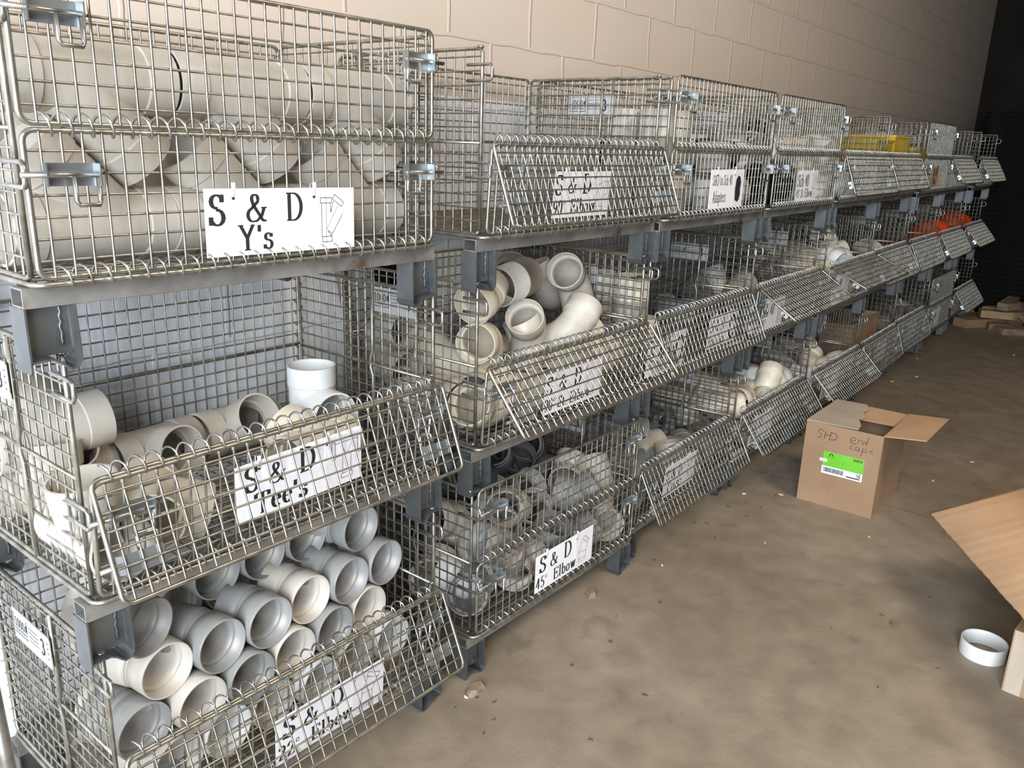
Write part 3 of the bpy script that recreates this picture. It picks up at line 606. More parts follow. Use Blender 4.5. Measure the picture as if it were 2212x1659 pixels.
import json
SIM = json.loads('''{"2,1":[["elbow45",[0.22,0.286,0.063,0.586,0.563,-0.419,-0.405]],["elbow45",[0.426,0.429,0.076,0.783,0.232,-0.559,-0.145]],["elbow45",[0.156,0.377,0.067,0.477,-0.277,-0.607,0.572]],["elbow45",[0.739,0.169,0.062,0.067,0.067,-0.704,-0.704]],["elbow45",[0.402,0.425,0.037,0.092,-0.882,-0.092,-0.454]],["elbow45",[0.141,0.138,0.072,0.155,-0.505,-0.372,-0.763]],["elbow45",[0.667,0.442,0.039,0.069,-0.914,-0.035,0.398]],["elbow45",[0.44,0.278,0.062,0.671,-0.671,0.221,-0.227]],["elbow45",[0.633,0.39,0.06,0.299,-0.091,0.78,0.542]],["elbow45",[0.431,0.285,0.09,0.478,0.769,-0.423,-0.035]],["elbow45",[0.157,0.264,0.082,0.267,-0.562,-0.038,-0.782]],["elbow45",[0.509,0.093,0.082,0.797,0.062,-0.562,-0.212]],["elbow45",[0.236,0.054,0.061,0.495,0.716,-0.25,-0.425]],["elbow45",[0.67,0.192,0.155,0.692,0.055,0.243,0.678]],["elbow45",[0.067,0.361,0.116,0.131,-0.61,0.749,0.225]],["elbow45",[0.698,0.352,0.062,0.231,0.258,-0.664,-0.663]],["elbow45",[0.061,0.484,0.1,0.037,0.209,-0.557,-0.803]],["elbow45",[0.435,0.068,0.012,0.148,0.652,-0.74,0.079]],["elbow45",[0.201,0.166,0.004,0.0,0.935,0.355,0.0]],["elbow45",[0.757,0.141,0.255,0.794,-0.196,0.329,0.473]],["elbow45",[0.118,0.092,0.205,0.435,-0.563,-0.056,0.701]],["elbow45",[0.349,0.275,0.17,0.102,-0.104,-0.643,-0.752]],["elbow45",[0.467,0.154,0.178,0.768,0.46,-0.054,-0.442]],["elbow45",[0.566,0.155,0.195,0.694,-0.41,-0.515,-0.292]],["elbow45",[0.558,0.368,0.194,0.316,-0.279,-0.484,0.767]],["elbow45",[0.133,0.285,0.206,0.151,-0.617,-0.061,0.77]],["elbow45",[0.75,0.31,0.166,0.547,0.779,0.01,0.306]]],"2,2":[["street90",[0.599,0.43,0.064,0.539,0.52,-0.461,-0.476]],["street90",[0.401,0.053,0.062,0.575,0.562,0.429,0.411]],["street90",[0.747,0.276,0.115,0.652,-0.301,-0.292,-0.632]],["street90",[0.113,0.151,0.064,0.102,-0.091,-0.687,0.714]],["street90",[0.034,0.062,0.095,0.849,0.235,-0.465,-0.09]],["street90",[0.601,0.068,0.029,0.261,0.002,0.965,0.023]],["street90",[0.632,0.328,0.064,0.04,0.037,-0.694,-0.718]],["street90",[0.589,0.415,0.063,0.559,-0.542,0.438,-0.449]],["street90",[0.093,0.368,0.062,0.664,0.671,-0.223,-0.244]],["street90",[0.354,0.278,0.046,0.267,0.654,0.638,-0.306]],["street90",[0.282,0.253,0.085,0.364,0.785,0.294,0.406]]],"3,3":[["coupling",[0.687,0.063,0.063,0.111,-0.688,0.165,-0.698]],["coupling",[0.746,0.374,0.109,0.864,0.0,-0.0,0.503]],["coupling",[0.343,0.113,0.063,0.617,-0.617,0.346,0.346]],["coupling",[0.64,0.211,0.109,0.999,0.0,0.0,0.038]],["cap",[0.738,0.481,0.062,0.223,-0.16,-0.689,-0.671]],["long_coupling",[0.273,0.337,0.063,0.619,0.634,-0.313,0.343]],["long_coupling",[0.746,0.067,0.164,0.61,0.0,0.0,0.792]],["long_coupling",[0.052,0.183,0.064,0.568,0.386,-0.588,0.428]],["coupling",[0.5,0.306,0.109,0.992,0.0,-0.0,0.123]],["coupling",[0.696,0.229,0.063,0.639,0.475,-0.524,-0.303]],["coupling",[0.075,0.106,0.112,0.417,0.1,-0.055,0.902]],["coupling",[0.284,0.066,0.063,0.61,-0.347,0.618,-0.356]],["cap",[0.179,0.066,0.062,0.614,-0.341,0.619,-0.35]],["coupling",[0.554,0.392,0.063,0.2,0.193,0.68,-0.678]],["cap",[0.202,0.344,0.062,0.086,0.706,-0.031,0.702]],["long_coupling",[0.01,0.44,0.062,0.361,0.606,-0.374,-0.603]],["cap",[0.437,0.498,0.062,0.028,-0.028,-0.707,-0.707]],["coupling",[0.295,0.278,0.036,0.437,0.271,0.845,0.148]],["coupling",[0.461,0.069,0.004,0.0,0.663,0.749,0.0]],["long_coupling",[0.594,0.287,0.15,0.939,0.305,-0.112,-0.109]],["coupling",[0.42,0.391,0.109,0.992,-0.0,0.0,-0.123]],["long_coupling",[0.176,0.183,0.004,0.0,0.784,0.62,-0.0]],["cap",[0.361,0.289,0.049,0.36,0.0,-0.0,-0.933]],["coupling",[0.487,0.177,0.063,0.253,0.699,-0.109,0.66]],["coupling",[0.133,0.067,0.117,0.139,-0.821,0.506,-0.226]],["coupling",[0.256,0.093,0.114,0.27,0.927,0.139,-0.219]],["coupling",[0.386,0.241,0.108,0.706,0.676,0.206,0.041]],["long_coupling",[0.299,0.444,0.133,0.406,-0.647,-0.485,0.425]],["coupling",[0.504,0.11,0.063,0.641,0.253,-0.658,0.305]],["coupling",[0.322,0.178,0.109,1.0,-0.0,0.0,-0.019]],["long_coupling",[0.068,0.315,0.125,0.147,0.247,0.834,-0.471]]],"4,3":[["elbow45",[0.155,0.058,0.062,0.332,-0.332,0.624,-0.624]],["elbow45",[0.599,0.42,0.068,0.312,-0.459,0.468,-0.688]],["elbow45",[0.793,0.448,0.062,0.373,0.373,0.601,0.601]],["coupling",[0.374,0.393,0.063,0.367,0.367,-0.605,0.605]],["elbow45",[0.171,0.075,0.07,0.744,-0.281,-0.575,0.192]],["elbow45",[0.458,0.233,0.063,0.63,-0.633,0.302,-0.333]],["elbow45",[0.076,0.336,0.058,0.521,0.657,0.49,-0.24]],["elbow45",[0.758,0.211,0.058,0.548,0.615,0.539,-0.179]],["coupling",[0.467,0.306,0.063,0.704,0.345,0.615,-0.084]],["elbow45",[0.573,0.338,0.058,0.566,-0.469,0.673,0.079]],["coupling",[0.504,0.066,0.111,0.909,0.08,0.158,0.378]],["elbow45",[0.061,0.322,0.063,0.151,0.125,-0.691,-0.696]],["elbow45",[0.4,0.443,0.172,0.734,-0.297,-0.557,-0.25]],["elbow45",[0.449,0.061,0.154,0.557,-0.223,0.667,-0.442]],["coupling",[0.258,0.324,0.063,0.706,0.011,-0.707,0.036]],["elbow45",[0.321,0.225,0.144,0.86,-0.177,0.323,-0.353]],["coupling",[0.215,0.191,0.091,0.481,-0.527,0.689,-0.125]],["coupling",[0.201,0.303,0.004,0.0,-0.574,0.819,0.0]],["elbow45",[0.292,0.434,0.132,0.442,-0.279,0.233,-0.82]],["coupling",[0.746,0.067,0.109,0.995,0.0,0.0,-0.103]],["elbow45",[0.191,0.439,0.128,0.316,0.021,0.948,0.014]],["elbow45",[0.184,0.321,0.12,0.32,-0.038,0.946,-0.038]],["elbow45",[0.628,0.01,0.066,0.1,0.067,-0.669,0.734]],["elbow45",[0.599,0.325,0.103,0.147,-0.387,-0.819,0.397]],["coupling",[0.801,0.371,0.161,0.539,0.504,0.55,0.39]],["elbow45",[0.466,0.236,0.181,0.263,-0.341,0.466,-0.773]],["elbow45",[0.662,0.167,0.117,0.364,-0.822,-0.237,0.367]],["elbow45",[0.575,0.205,0.171,0.922,-0.017,-0.219,0.319]]],"5,3":[["small_elbow",[0.572,0.291,0.062,0.137,-0.137,-0.694,0.694]],["small_elbow",[0.731,0.033,0.045,0.176,0.627,0.67,-0.357]],["small_elbow",[0.15,0.047,0.056,0.519,0.598,0.586,0.172]],["small_elbow",[0.422,0.066,0.004,0.0,-1.0,-0.0,0.0]],["small_elbow",[0.186,0.138,0.085,0.792,-0.011,-0.551,-0.263]],["small_elbow",[0.493,0.273,0.013,0.076,-0.558,0.824,0.067]],["small_elbow",[0.59,0.269,0.066,0.221,0.153,-0.661,-0.7]],["small_elbow",[0.334,0.375,0.066,0.218,-0.252,0.63,-0.701]],["small_elbow",[0.698,0.291,0.064,0.264,-0.229,-0.655,0.67]],["small_elbow",[0.568,0.148,0.246,0.891,-0.022,-0.26,-0.372]],["small_elbow",[0.441,0.443,0.044,0.333,-0.521,0.763,0.191]],["small_elbow",[0.066,0.424,0.011,0.107,0.699,-0.699,0.107]],["small_elbow",[0.679,0.36,0.19,0.243,0.122,-0.593,-0.758]],["small_elbow",[0.264,0.256,0.17,0.214,-0.557,0.204,0.776]],["small_elbow",[0.42,0.442,0.207,0.607,0.368,-0.451,-0.541]],["small_elbow",[0.158,0.207,0.029,0.168,-0.282,-0.876,0.354]]],"6,3":[["coupling",[0.067,0.438,0.004,0.0,-0.559,-0.829,0.0]],["coupling",[0.607,0.491,0.063,0.284,-0.206,-0.677,-0.648]],["coupling",[0.011,0.182,0.063,0.574,0.461,-0.537,-0.414]],["coupling",[0.639,0.067,0.004,0.0,-0.831,0.556,-0.0]],["coupling",[0.067,0.067,0.109,0.681,0.0,-0.0,-0.733]],["coupling",[0.28,0.376,0.109,0.989,0.0,0.0,-0.146]],["coupling",[0.779,0.451,0.063,0.581,-0.66,0.255,-0.402]],["coupling",[0.626,0.213,0.063,0.615,0.025,-0.707,-0.348]],["coupling",[0.137,0.288,0.063,0.188,0.241,-0.665,-0.682]],["coupling",[0.232,0.42,0.063,0.078,0.694,-0.135,0.703]],["coupling",[0.404,0.184,0.063,0.51,-0.47,-0.528,0.49]],["coupling",[0.084,0.439,0.109,0.0,0.695,-0.719,-0.0]],["coupling",[0.803,0.072,0.063,0.671,-0.266,0.655,-0.224]],["coupling",[0.527,0.325,0.109,0.98,0.0,-0.0,-0.199]],["coupling",[0.409,0.067,0.004,0.0,0.758,0.653,-0.0]],["coupling",[0.126,0.067,0.063,0.641,-0.294,-0.643,0.298]],["coupling",[0.539,0.45,0.063,0.12,0.642,0.296,0.697]],["coupling",[0.276,0.174,0.109,0.899,0.0,0.0,-0.439]],["coupling",[0.645,0.331,0.109,0.992,-0.0,-0.0,0.128]],["coupling",[0.401,0.315,0.004,0.0,0.996,0.092,-0.0]],["coupling",[0.291,0.008,0.063,0.027,0.029,0.707,-0.707]],["coupling",[0.114,0.322,0.063,0.687,0.142,0.693,0.168]],["coupling",[0.428,0.45,0.063,0.7,-0.28,0.649,-0.101]],["coupling",[0.697,0.296,0.063,0.674,0.061,-0.704,-0.213]],["coupling",[0.578,0.072,0.063,0.645,-0.302,0.639,-0.29]],["coupling",[0.509,0.208,0.063,0.291,0.64,-0.3,-0.644]]],"7,3":[["coupling",[0.627,0.067,0.109,0.998,-0.0,0.0,0.063]],["coupling",[0.351,0.027,0.035,0.417,0.794,-0.412,0.163]],["coupling",[0.707,0.424,0.103,0.44,-0.259,-0.287,0.81]],["coupling",[0.746,0.008,0.063,0.706,0.706,0.044,-0.044]],["coupling",[0.359,0.321,0.109,0.684,-0.0,0.0,0.73]],["coupling",[0.073,0.044,0.063,0.701,0.428,-0.563,-0.091]],["coupling",[0.578,0.136,0.062,0.222,-0.696,0.161,-0.664]],["coupling",[0.415,0.438,0.063,0.252,0.666,0.238,0.661]],["coupling",[0.476,0.328,0.004,0.0,0.541,-0.841,0.0]],["coupling",[0.767,0.135,0.042,0.16,0.653,-0.55,0.494]],["coupling",[0.555,0.468,0.034,0.026,0.486,0.758,0.433]],["coupling",[0.134,0.439,0.109,0.049,0.0,-0.0,0.999]],["coupling",[0.43,0.43,0.181,0.769,-0.355,0.06,0.529]],["coupling",[0.252,0.393,0.063,0.706,0.706,-0.041,0.041]],["coupling",[0.073,0.337,0.004,0.0,-0.89,0.455,-0.0]],["coupling",[0.414,0.177,0.063,0.266,0.005,-0.707,0.655]],["coupling",[0.192,0.176,0.004,0.0,-0.668,-0.744,0.0]],["coupling",[0.067,0.22,0.004,0.0,0.897,-0.443,-0.0]],["coupling",[0.525,0.209,0.063,0.693,0.405,-0.58,0.139]],["coupling",[0.678,0.274,0.109,0.735,-0.0,0.0,-0.679]],["coupling",[0.238,0.067,0.004,0.0,-0.124,0.992,0.0]],["coupling",[0.124,0.254,0.144,0.755,0.424,-0.209,-0.456]],["coupling",[0.624,0.125,0.085,0.298,0.705,0.546,-0.34]],["coupling",[0.674,0.353,0.063,0.683,0.237,0.666,-0.184]],["coupling",[0.09,0.101,0.105,0.046,0.567,-0.721,0.395]],["coupling",[0.114,0.397,0.172,0.652,-0.21,0.519,-0.511]],["coupling",[0.668,0.07,0.207,0.472,-0.214,-0.107,0.848]],["coupling",[0.3,0.333,0.061,0.692,-0.065,0.716,-0.067]],["coupling",[0.477,0.126,0.101,0.377,-0.408,0.812,-0.18]],["coupling",[0.319,0.184,0.109,0.324,-0.0,0.0,0.946]]],"4,2":[["coupling",[0.171,0.008,0.063,0.327,0.328,-0.626,0.628]],["small_elbow",[0.534,0.147,0.069,0.747,0.633,-0.188,-0.077]],["small_elbow",[0.248,0.181,0.131,0.381,-0.596,0.381,0.596]],["coupling",[0.516,0.434,0.098,0.06,0.444,-0.016,0.894]],["small_elbow",[0.585,0.292,0.065,0.726,0.679,0.044,0.102]],["small_elbow",[0.029,0.215,0.066,0.678,-0.603,-0.311,0.284]],["coupling",[0.746,0.439,0.109,0.691,0.0,-0.0,0.723]],["coupling",[0.248,0.459,0.062,0.594,0.059,-0.712,-0.37]],["coupling",[0.774,0.275,0.08,0.51,0.588,-0.121,0.616]],["small_elbow",[0.156,0.456,0.063,0.594,-0.588,0.374,-0.403]],["small_elbow",[0.052,0.024,0.134,0.656,0.698,-0.285,0.047]],["small_elbow",[0.803,0.134,0.066,0.493,-0.494,0.465,-0.544]],["small_elbow",[0.474,0.255,0.066,0.276,0.304,0.607,0.681]],["small_elbow",[0.27,0.363,0.045,0.061,-0.58,-0.597,-0.551]],["small_elbow",[0.38,0.048,0.066,0.689,0.616,-0.285,-0.255]],["small_elbow",[0.446,0.384,0.211,0.256,-0.032,0.233,0.938]]],"5,2":[["small_elbow",[0.215,0.438,0.107,0.007,-0.435,0.02,-0.9]],["elbow45",[0.305,0.019,0.067,0.166,0.053,-0.66,0.731]],["small_elbow",[0.482,0.296,0.066,0.469,-0.473,0.487,-0.566]],["small_elbow",[0.789,0.419,0.089,0.262,0.415,0.371,0.788]],["small_elbow",[0.609,0.359,0.066,0.029,-0.027,-0.678,-0.734]],["small_elbow",[0.437,0.411,0.066,0.36,-0.378,0.564,-0.64]],["elbow45",[0.009,0.136,0.063,0.523,-0.476,-0.51,0.49]],["elbow45",[0.534,0.488,0.058,0.328,-0.31,0.753,0.478]],["small_elbow",[0.251,0.069,0.188,0.018,0.343,0.04,0.938]],["small_elbow",[0.624,0.147,0.007,0.031,-0.739,0.673,0.027]],["elbow45",[0.033,0.357,0.074,0.647,-0.065,-0.609,-0.454]],["elbow45",[0.748,0.018,0.084,0.583,0.4,-0.385,0.593]],["small_elbow",[0.094,0.259,0.159,0.345,-0.825,0.121,0.43]],["small_elbow",[0.224,0.291,0.014,0.158,0.955,-0.217,0.126]],["small_elbow",[0.513,0.009,0.087,0.088,0.127,0.696,-0.702]],["small_elbow",[0.371,0.027,0.147,0.106,0.477,0.737,-0.467]],["small_elbow",[0.216,0.373,0.19,0.43,-0.308,0.734,-0.425]],["small_elbow",[0.466,0.259,0.166,0.634,0.77,-0.003,-0.071]],["small_elbow",[0.689,0.334,0.145,0.364,-0.578,0.338,0.647]],["elbow45",[0.363,0.439,0.211,0.007,-0.452,0.008,-0.892]]],"6,2":[["cap",[0.534,0.396,0.049,0.883,-0.0,0.0,0.468]],["cap",[0.247,0.44,0.004,0.0,-0.234,-0.972,-0.0]],["tee",[0.296,0.121,0.062,0.514,-0.514,0.485,-0.485]],["tee",[0.066,0.362,0.062,0.5,0.5,0.5,0.5]],["tee",[0.124,0.145,0.062,0.689,-0.689,-0.157,0.157]],["tee",[0.375,0.33,0.062,0.374,-0.374,0.6,-0.6]],["tee",[0.251,0.44,0.131,0.683,0.702,0.14,-0.144]],["cap",[0.459,0.066,0.004,0.0,0.808,-0.589,0.0]],["cap",[0.623,0.068,0.049,0.018,0.0,-0.0,-1.0]],["cap",[0.731,0.153,0.049,0.794,-0.0,-0.0,-0.608]],["tee",[0.229,0.066,0.156,0.04,-0.22,0.176,0.959]],["cap",[0.795,0.423,0.062,0.396,0.644,0.292,0.585]]],"7,2":[["small_elbow",[0.358,0.213,0.066,0.215,-0.147,-0.663,0.702]],["small_elbow",[0.163,0.359,0.066,0.048,0.098,0.672,0.733]],["small_elbow",[0.63,0.428,0.066,0.481,-0.483,0.476,-0.555]],["small_elbow",[0.577,0.072,0.066,0.535,0.53,0.424,0.503]],["small_elbow",[0.111,0.422,0.1,0.829,0.302,-0.399,-0.25]],["small_elbow",[0.227,0.262,0.066,0.261,0.19,-0.651,-0.687]],["small_elbow",[0.027,0.163,0.115,0.183,0.588,-0.394,-0.682]],["small_elbow",[0.618,0.07,0.066,0.523,-0.444,-0.513,0.515]],["small_elbow",[0.768,0.403,0.066,0.643,-0.618,0.279,-0.354]]],"8,2":[["coupling",[0.074,0.069,0.109,0.766,0.0,-0.0,-0.642]],["cap",[0.438,0.244,0.049,0.237,-0.0,-0.0,-0.972]],["coupling",[0.067,0.359,0.109,0.424,-0.0,-0.0,0.906]],["cap",[0.754,0.04,0.062,0.679,0.692,0.144,0.198]],["coupling",[0.746,0.439,0.109,0.949,-0.0,-0.0,0.316]],["coupling",[0.349,0.149,0.063,0.123,-0.648,0.283,0.696]],["coupling",[0.283,0.497,0.063,0.555,-0.556,-0.437,-0.438]],["cap",[0.563,0.44,0.049,0.962,-0.0,0.0,-0.272]],["cap",[0.543,0.18,0.049,0.927,0.0,0.0,-0.374]],["coupling",[0.745,0.156,0.004,0.0,0.87,0.493,0.0]],["coupling",[0.149,0.088,0.063,0.361,-0.697,-0.121,0.608]],["cap",[0.174,0.297,0.049,0.49,0.0,-0.0,-0.872]],["coupling",[0.058,0.191,0.063,0.332,0.456,0.54,-0.624]],["cap",[0.066,0.453,0.062,0.296,0.296,-0.642,0.642]],["coupling",[0.647,0.35,0.004,0.0,0.697,0.717,0.0]],["cap",[0.315,0.02,0.062,0.125,0.257,0.659,-0.696]],["coupling",[0.226,0.199,0.063,0.194,-0.663,0.247,0.68]],["coupling",[0.118,0.405,0.063,0.079,-0.686,-0.172,0.703]],["coupling",[0.622,0.07,0.109,0.283,-0.0,-0.0,0.959]],["coupling",[0.542,0.297,0.109,0.145,0.0,-0.0,0.989]],["cap",[0.747,0.289,0.004,0.0,0.627,0.779,-0.0]],["cap",[0.365,0.334,0.049,0.154,0.0,-0.0,0.988]],["coupling",[0.468,0.409,0.063,0.149,0.678,-0.202,0.691]],["cap",[0.217,0.257,0.062,0.566,-0.176,-0.685,-0.424]]],"9,2":[["cap",[0.22,0.115,0.049,0.401,-0.0,-0.0,0.916]],["cap",[0.609,0.318,0.004,0.0,0.862,-0.506,0.0]],["cap",[0.067,0.087,0.049,0.118,-0.0,0.0,0.993]],["cap",[0.747,0.439,0.004,0.0,0.966,0.258,-0.0]],["cap",[0.431,0.393,0.049,0.393,-0.0,-0.0,0.919]],["cap",[0.493,0.126,0.049,0.656,0.0,-0.0,0.755]],["cap",[0.634,0.444,0.062,0.06,0.632,-0.317,-0.705]],["cap",[0.316,0.44,0.049,0.13,-0.0,-0.0,0.992]],["cap",[0.067,0.146,0.062,0.662,0.694,0.134,-0.248]],["cap",[0.066,0.498,0.062,0.519,-0.519,0.48,0.48]],["cap",[0.067,0.083,0.094,0.576,-0.0,-0.0,-0.817]],["cap",[0.455,0.439,0.049,0.0,0.814,-0.58,0.0]],["cap",[0.368,0.337,0.062,0.395,-0.681,0.189,-0.586]],["cap",[0.32,0.179,0.062,0.49,-0.659,0.257,0.51]],["cap",[0.381,0.069,0.004,0.0,0.561,-0.828,0.0]],["cap",[0.066,0.298,0.049,0.892,0.0,-0.0,-0.451]],["cap",[0.423,0.236,0.004,0.0,0.918,-0.396,0.0]],["cap",[0.194,0.335,0.004,0.0,-0.296,-0.955,-0.0]],["cap",[0.179,0.447,0.069,0.608,-0.174,0.164,0.757]],["cap",[0.433,0.324,0.094,0.452,-0.0,0.0,0.892]],["cap",[0.292,0.239,0.049,0.247,0.0,0.0,-0.969]],["cap",[0.174,0.221,0.049,0.678,-0.0,0.0,-0.735]]],"3,1":[["tee",[0.249,0.15,0.062,0.311,0.311,-0.635,-0.635]],["tee",[0.506,0.382,0.062,0.12,0.12,0.697,0.697]],["tee",[0.216,0.425,0.062,0.075,-0.075,-0.703,0.703]],["cross",[0.093,0.208,0.111,0.793,0.122,0.091,0.591]],["cross",[0.688,0.132,0.062,0.668,0.668,0.232,0.232]],["cross",[0.495,0.249,0.101,0.173,0.589,-0.392,-0.686]],["tee",[0.743,0.392,0.062,0.5,0.5,-0.5,-0.5]],["tee",[0.469,0.081,0.062,0.122,0.019,0.155,0.98]]],"4,1":[["elbow90",[0.752,0.212,0.109,0.703,-0.438,-0.081,-0.555]],["elbow45",[0.225,0.01,0.063,0.0,-0.043,0.697,-0.716]],["elbow90",[0.692,0.293,0.063,0.275,-0.262,-0.651,0.657]],["elbow90",[0.214,0.419,0.062,0.401,-0.401,0.582,-0.582]],["elbow90",[0.516,0.318,0.065,0.732,0.679,-0.047,0.002]],["elbow45",[0.321,0.422,0.013,0.052,-0.267,0.947,-0.172]],["elbow90",[0.478,0.145,0.063,0.082,-0.07,-0.698,0.708]],["elbow90",[0.105,0.21,0.062,0.459,-0.453,-0.54,0.541]],["elbow45",[0.336,0.048,0.063,0.402,-0.362,-0.598,0.591]],["elbow45",[0.475,0.092,0.063,0.616,-0.582,-0.387,0.363]],["elbow90",[0.595,0.411,0.178,0.627,0.568,-0.397,-0.357]],["elbow45",[0.498,0.439,0.174,0.839,-0.0,0.544,-0.0]],["elbow45",[0.655,0.311,0.067,0.01,0.195,0.636,0.747]],["elbow45",[0.087,0.05,0.147,0.797,0.167,0.281,-0.507]],["elbow45",[0.484,0.167,0.171,0.013,0.006,-0.699,-0.715]],["elbow45",[0.25,0.143,0.057,0.167,0.788,0.266,-0.53]],["elbow90",[0.754,0.293,0.119,0.078,0.037,0.932,0.353]],["elbow90",[0.249,0.39,0.213,0.308,-0.786,-0.376,0.382]],["elbow45",[0.251,0.41,0.164,0.243,0.73,0.211,0.603]],["elbow45",[0.635,0.013,0.173,0.705,0.64,0.271,-0.141]],["elbow90",[0.069,0.247,0.1,0.126,0.718,0.68,-0.076]],["elbow90",[0.369,0.105,0.138,0.324,-0.362,0.829,-0.276]],["elbow90",[0.433,0.32,0.21,0.595,0.132,0.485,0.627]],["elbow45",[0.575,0.24,0.157,0.168,-0.136,0.747,-0.629]],["elbow90",[0.289,0.207,0.173,0.527,0.57,0.415,0.474]],["elbow90",[0.096,0.242,0.279,0.05,-0.435,0.425,0.792]]],"5,1":[["small_elbow",[0.441,0.257,0.066,0.214,-0.249,0.631,-0.703]],["small_elbow",[0.418,0.041,0.044,0.171,0.84,0.384,-0.342]],["small_elbow",[0.24,0.437,0.127,0.002,0.335,-0.012,0.942]],["small_elbow",[0.639,0.215,0.061,0.365,-0.617,0.648,0.258]],["small_elbow",[0.442,0.441,0.026,0.222,0.046,0.971,0.073]],["small_elbow",[0.515,0.366,0.065,0.706,0.646,-0.22,-0.188]],["small_elbow",[0.042,0.206,0.066,0.345,0.266,-0.623,-0.649]],["small_elbow",[0.747,0.135,0.004,0.0,-0.707,0.707,-0.0]],["small_elbow",[0.586,0.282,0.005,0.019,0.076,-0.997,-0.009]],["small_elbow",[0.366,0.224,0.066,0.006,-0.048,-0.677,-0.734]],["small_elbow",[0.672,0.219,0.062,0.337,-0.337,-0.622,0.622]],["small_elbow",[0.116,0.177,0.194,0.606,0.18,-0.414,-0.655]],["small_elbow",[0.652,0.41,0.178,0.727,-0.681,-0.01,-0.087]],["small_elbow",[0.206,0.34,0.048,0.217,0.303,0.754,0.541]],["small_elbow",[0.334,0.009,0.168,0.71,0.665,-0.168,0.162]],["small_elbow",[0.218,0.359,0.176,0.11,0.417,-0.592,-0.681]],["small_elbow",[0.54,0.407,0.148,0.393,-0.448,0.749,-0.289]]],"6,1":[["coupling",[0.742,0.385,0.004,0.0,-0.94,0.34,-0.0]],["coupling",[0.594,0.032,0.063,0.467,0.1,0.7,-0.531]],["coupling",[0.342,0.438,0.109,0.284,-0.0,-0.0,0.959]],["coupling",[0.612,0.487,0.063,0.673,-0.652,0.274,0.216]],["coupling",[0.206,0.115,0.063,0.502,-0.536,-0.462,-0.498]],["coupling",[0.033,0.338,0.063,0.562,-0.683,-0.182,0.429]],["coupling",[0.099,0.195,0.063,0.703,-0.582,0.402,0.073]],["coupling",[0.743,0.115,0.004,0.0,-0.933,-0.36,-0.0]],["coupling",[0.45,0.485,0.063,0.442,-0.24,-0.665,-0.552]],["coupling",[0.529,0.348,0.063,0.459,-0.698,-0.111,-0.538]],["coupling",[0.505,0.169,0.109,0.573,0.0,0.0,-0.819]],["coupling",[0.661,0.236,0.004,0.0,0.535,-0.845,0.0]]],"7,1":[["small_elbow",[0.157,0.367,0.066,0.557,-0.478,-0.481,0.478]],["small_elbow",[0.546,0.439,0.066,0.685,-0.65,0.195,-0.266]],["small_elbow",[0.239,0.053,0.066,0.269,-0.298,0.61,-0.683]],["small_elbow",[0.602,0.426,0.066,0.604,0.525,-0.43,-0.418]],["small_elbow",[0.106,0.278,0.056,0.554,0.717,0.419,0.058]],["small_elbow",[0.526,0.139,0.066,0.208,0.243,0.634,0.704]],["small_elbow",[0.786,0.272,0.066,0.307,0.332,0.592,0.667]],["small_elbow",[0.275,0.194,0.066,0.731,0.668,-0.117,-0.069]]],"8,1":[["coupling",[0.36,0.436,0.004,0.0,-0.919,-0.395,0.0]],["coupling",[0.472,0.192,0.004,0.0,0.342,0.94,0.0]],["coupling",[0.109,0.124,0.063,0.707,-0.686,-0.17,0.004]],["coupling",[0.746,0.346,0.004,0.0,-0.185,0.983,0.0]],["coupling",[0.637,0.185,0.063,0.687,-0.216,0.673,-0.167]],["coupling",[0.034,0.331,0.063,0.65,0.211,-0.675,-0.278]],["coupling",[0.621,0.067,0.109,0.522,-0.0,-0.0,0.853]],["coupling",[0.067,0.196,0.004,0.0,-0.446,0.895,-0.0]],["coupling",[0.679,0.075,0.063,0.649,-0.209,-0.675,0.28]],["coupling",[0.263,0.008,0.063,0.707,0.707,0.028,-0.027]],["coupling",[0.511,0.352,0.063,0.58,-0.53,0.469,0.405]],["coupling",[0.285,0.308,0.004,0.0,-0.839,0.544,0.0]],["coupling",[0.443,0.093,0.063,0.533,0.212,-0.675,-0.464]],["coupling",[0.759,0.192,0.063,0.296,-0.519,0.481,-0.642]],["coupling",[0.426,0.154,0.063,0.039,-0.582,-0.402,-0.706]],["coupling",[0.631,0.433,0.109,0.966,0.0,0.0,-0.259]]],"9,1":[["cap",[0.274,0.291,0.049,0.989,0.0,-0.0,-0.151]],["cap",[0.411,0.414,0.049,0.513,-0.0,0.0,0.858]],["cap",[0.423,0.052,0.062,0.695,0.66,-0.254,0.128]],["cap",[0.599,0.403,0.049,0.684,-0.0,-0.0,-0.729]],["cap",[0.158,0.416,0.049,0.626,-0.0,-0.0,0.78]],["cap",[0.07,0.286,0.062,0.17,-0.576,0.411,-0.686]],["cap",[0.545,0.074,0.049,0.99,-0.0,-0.0,0.144]],["cap",[0.114,0.208,0.049,0.4,0.0,0.0,0.917]]]}''')

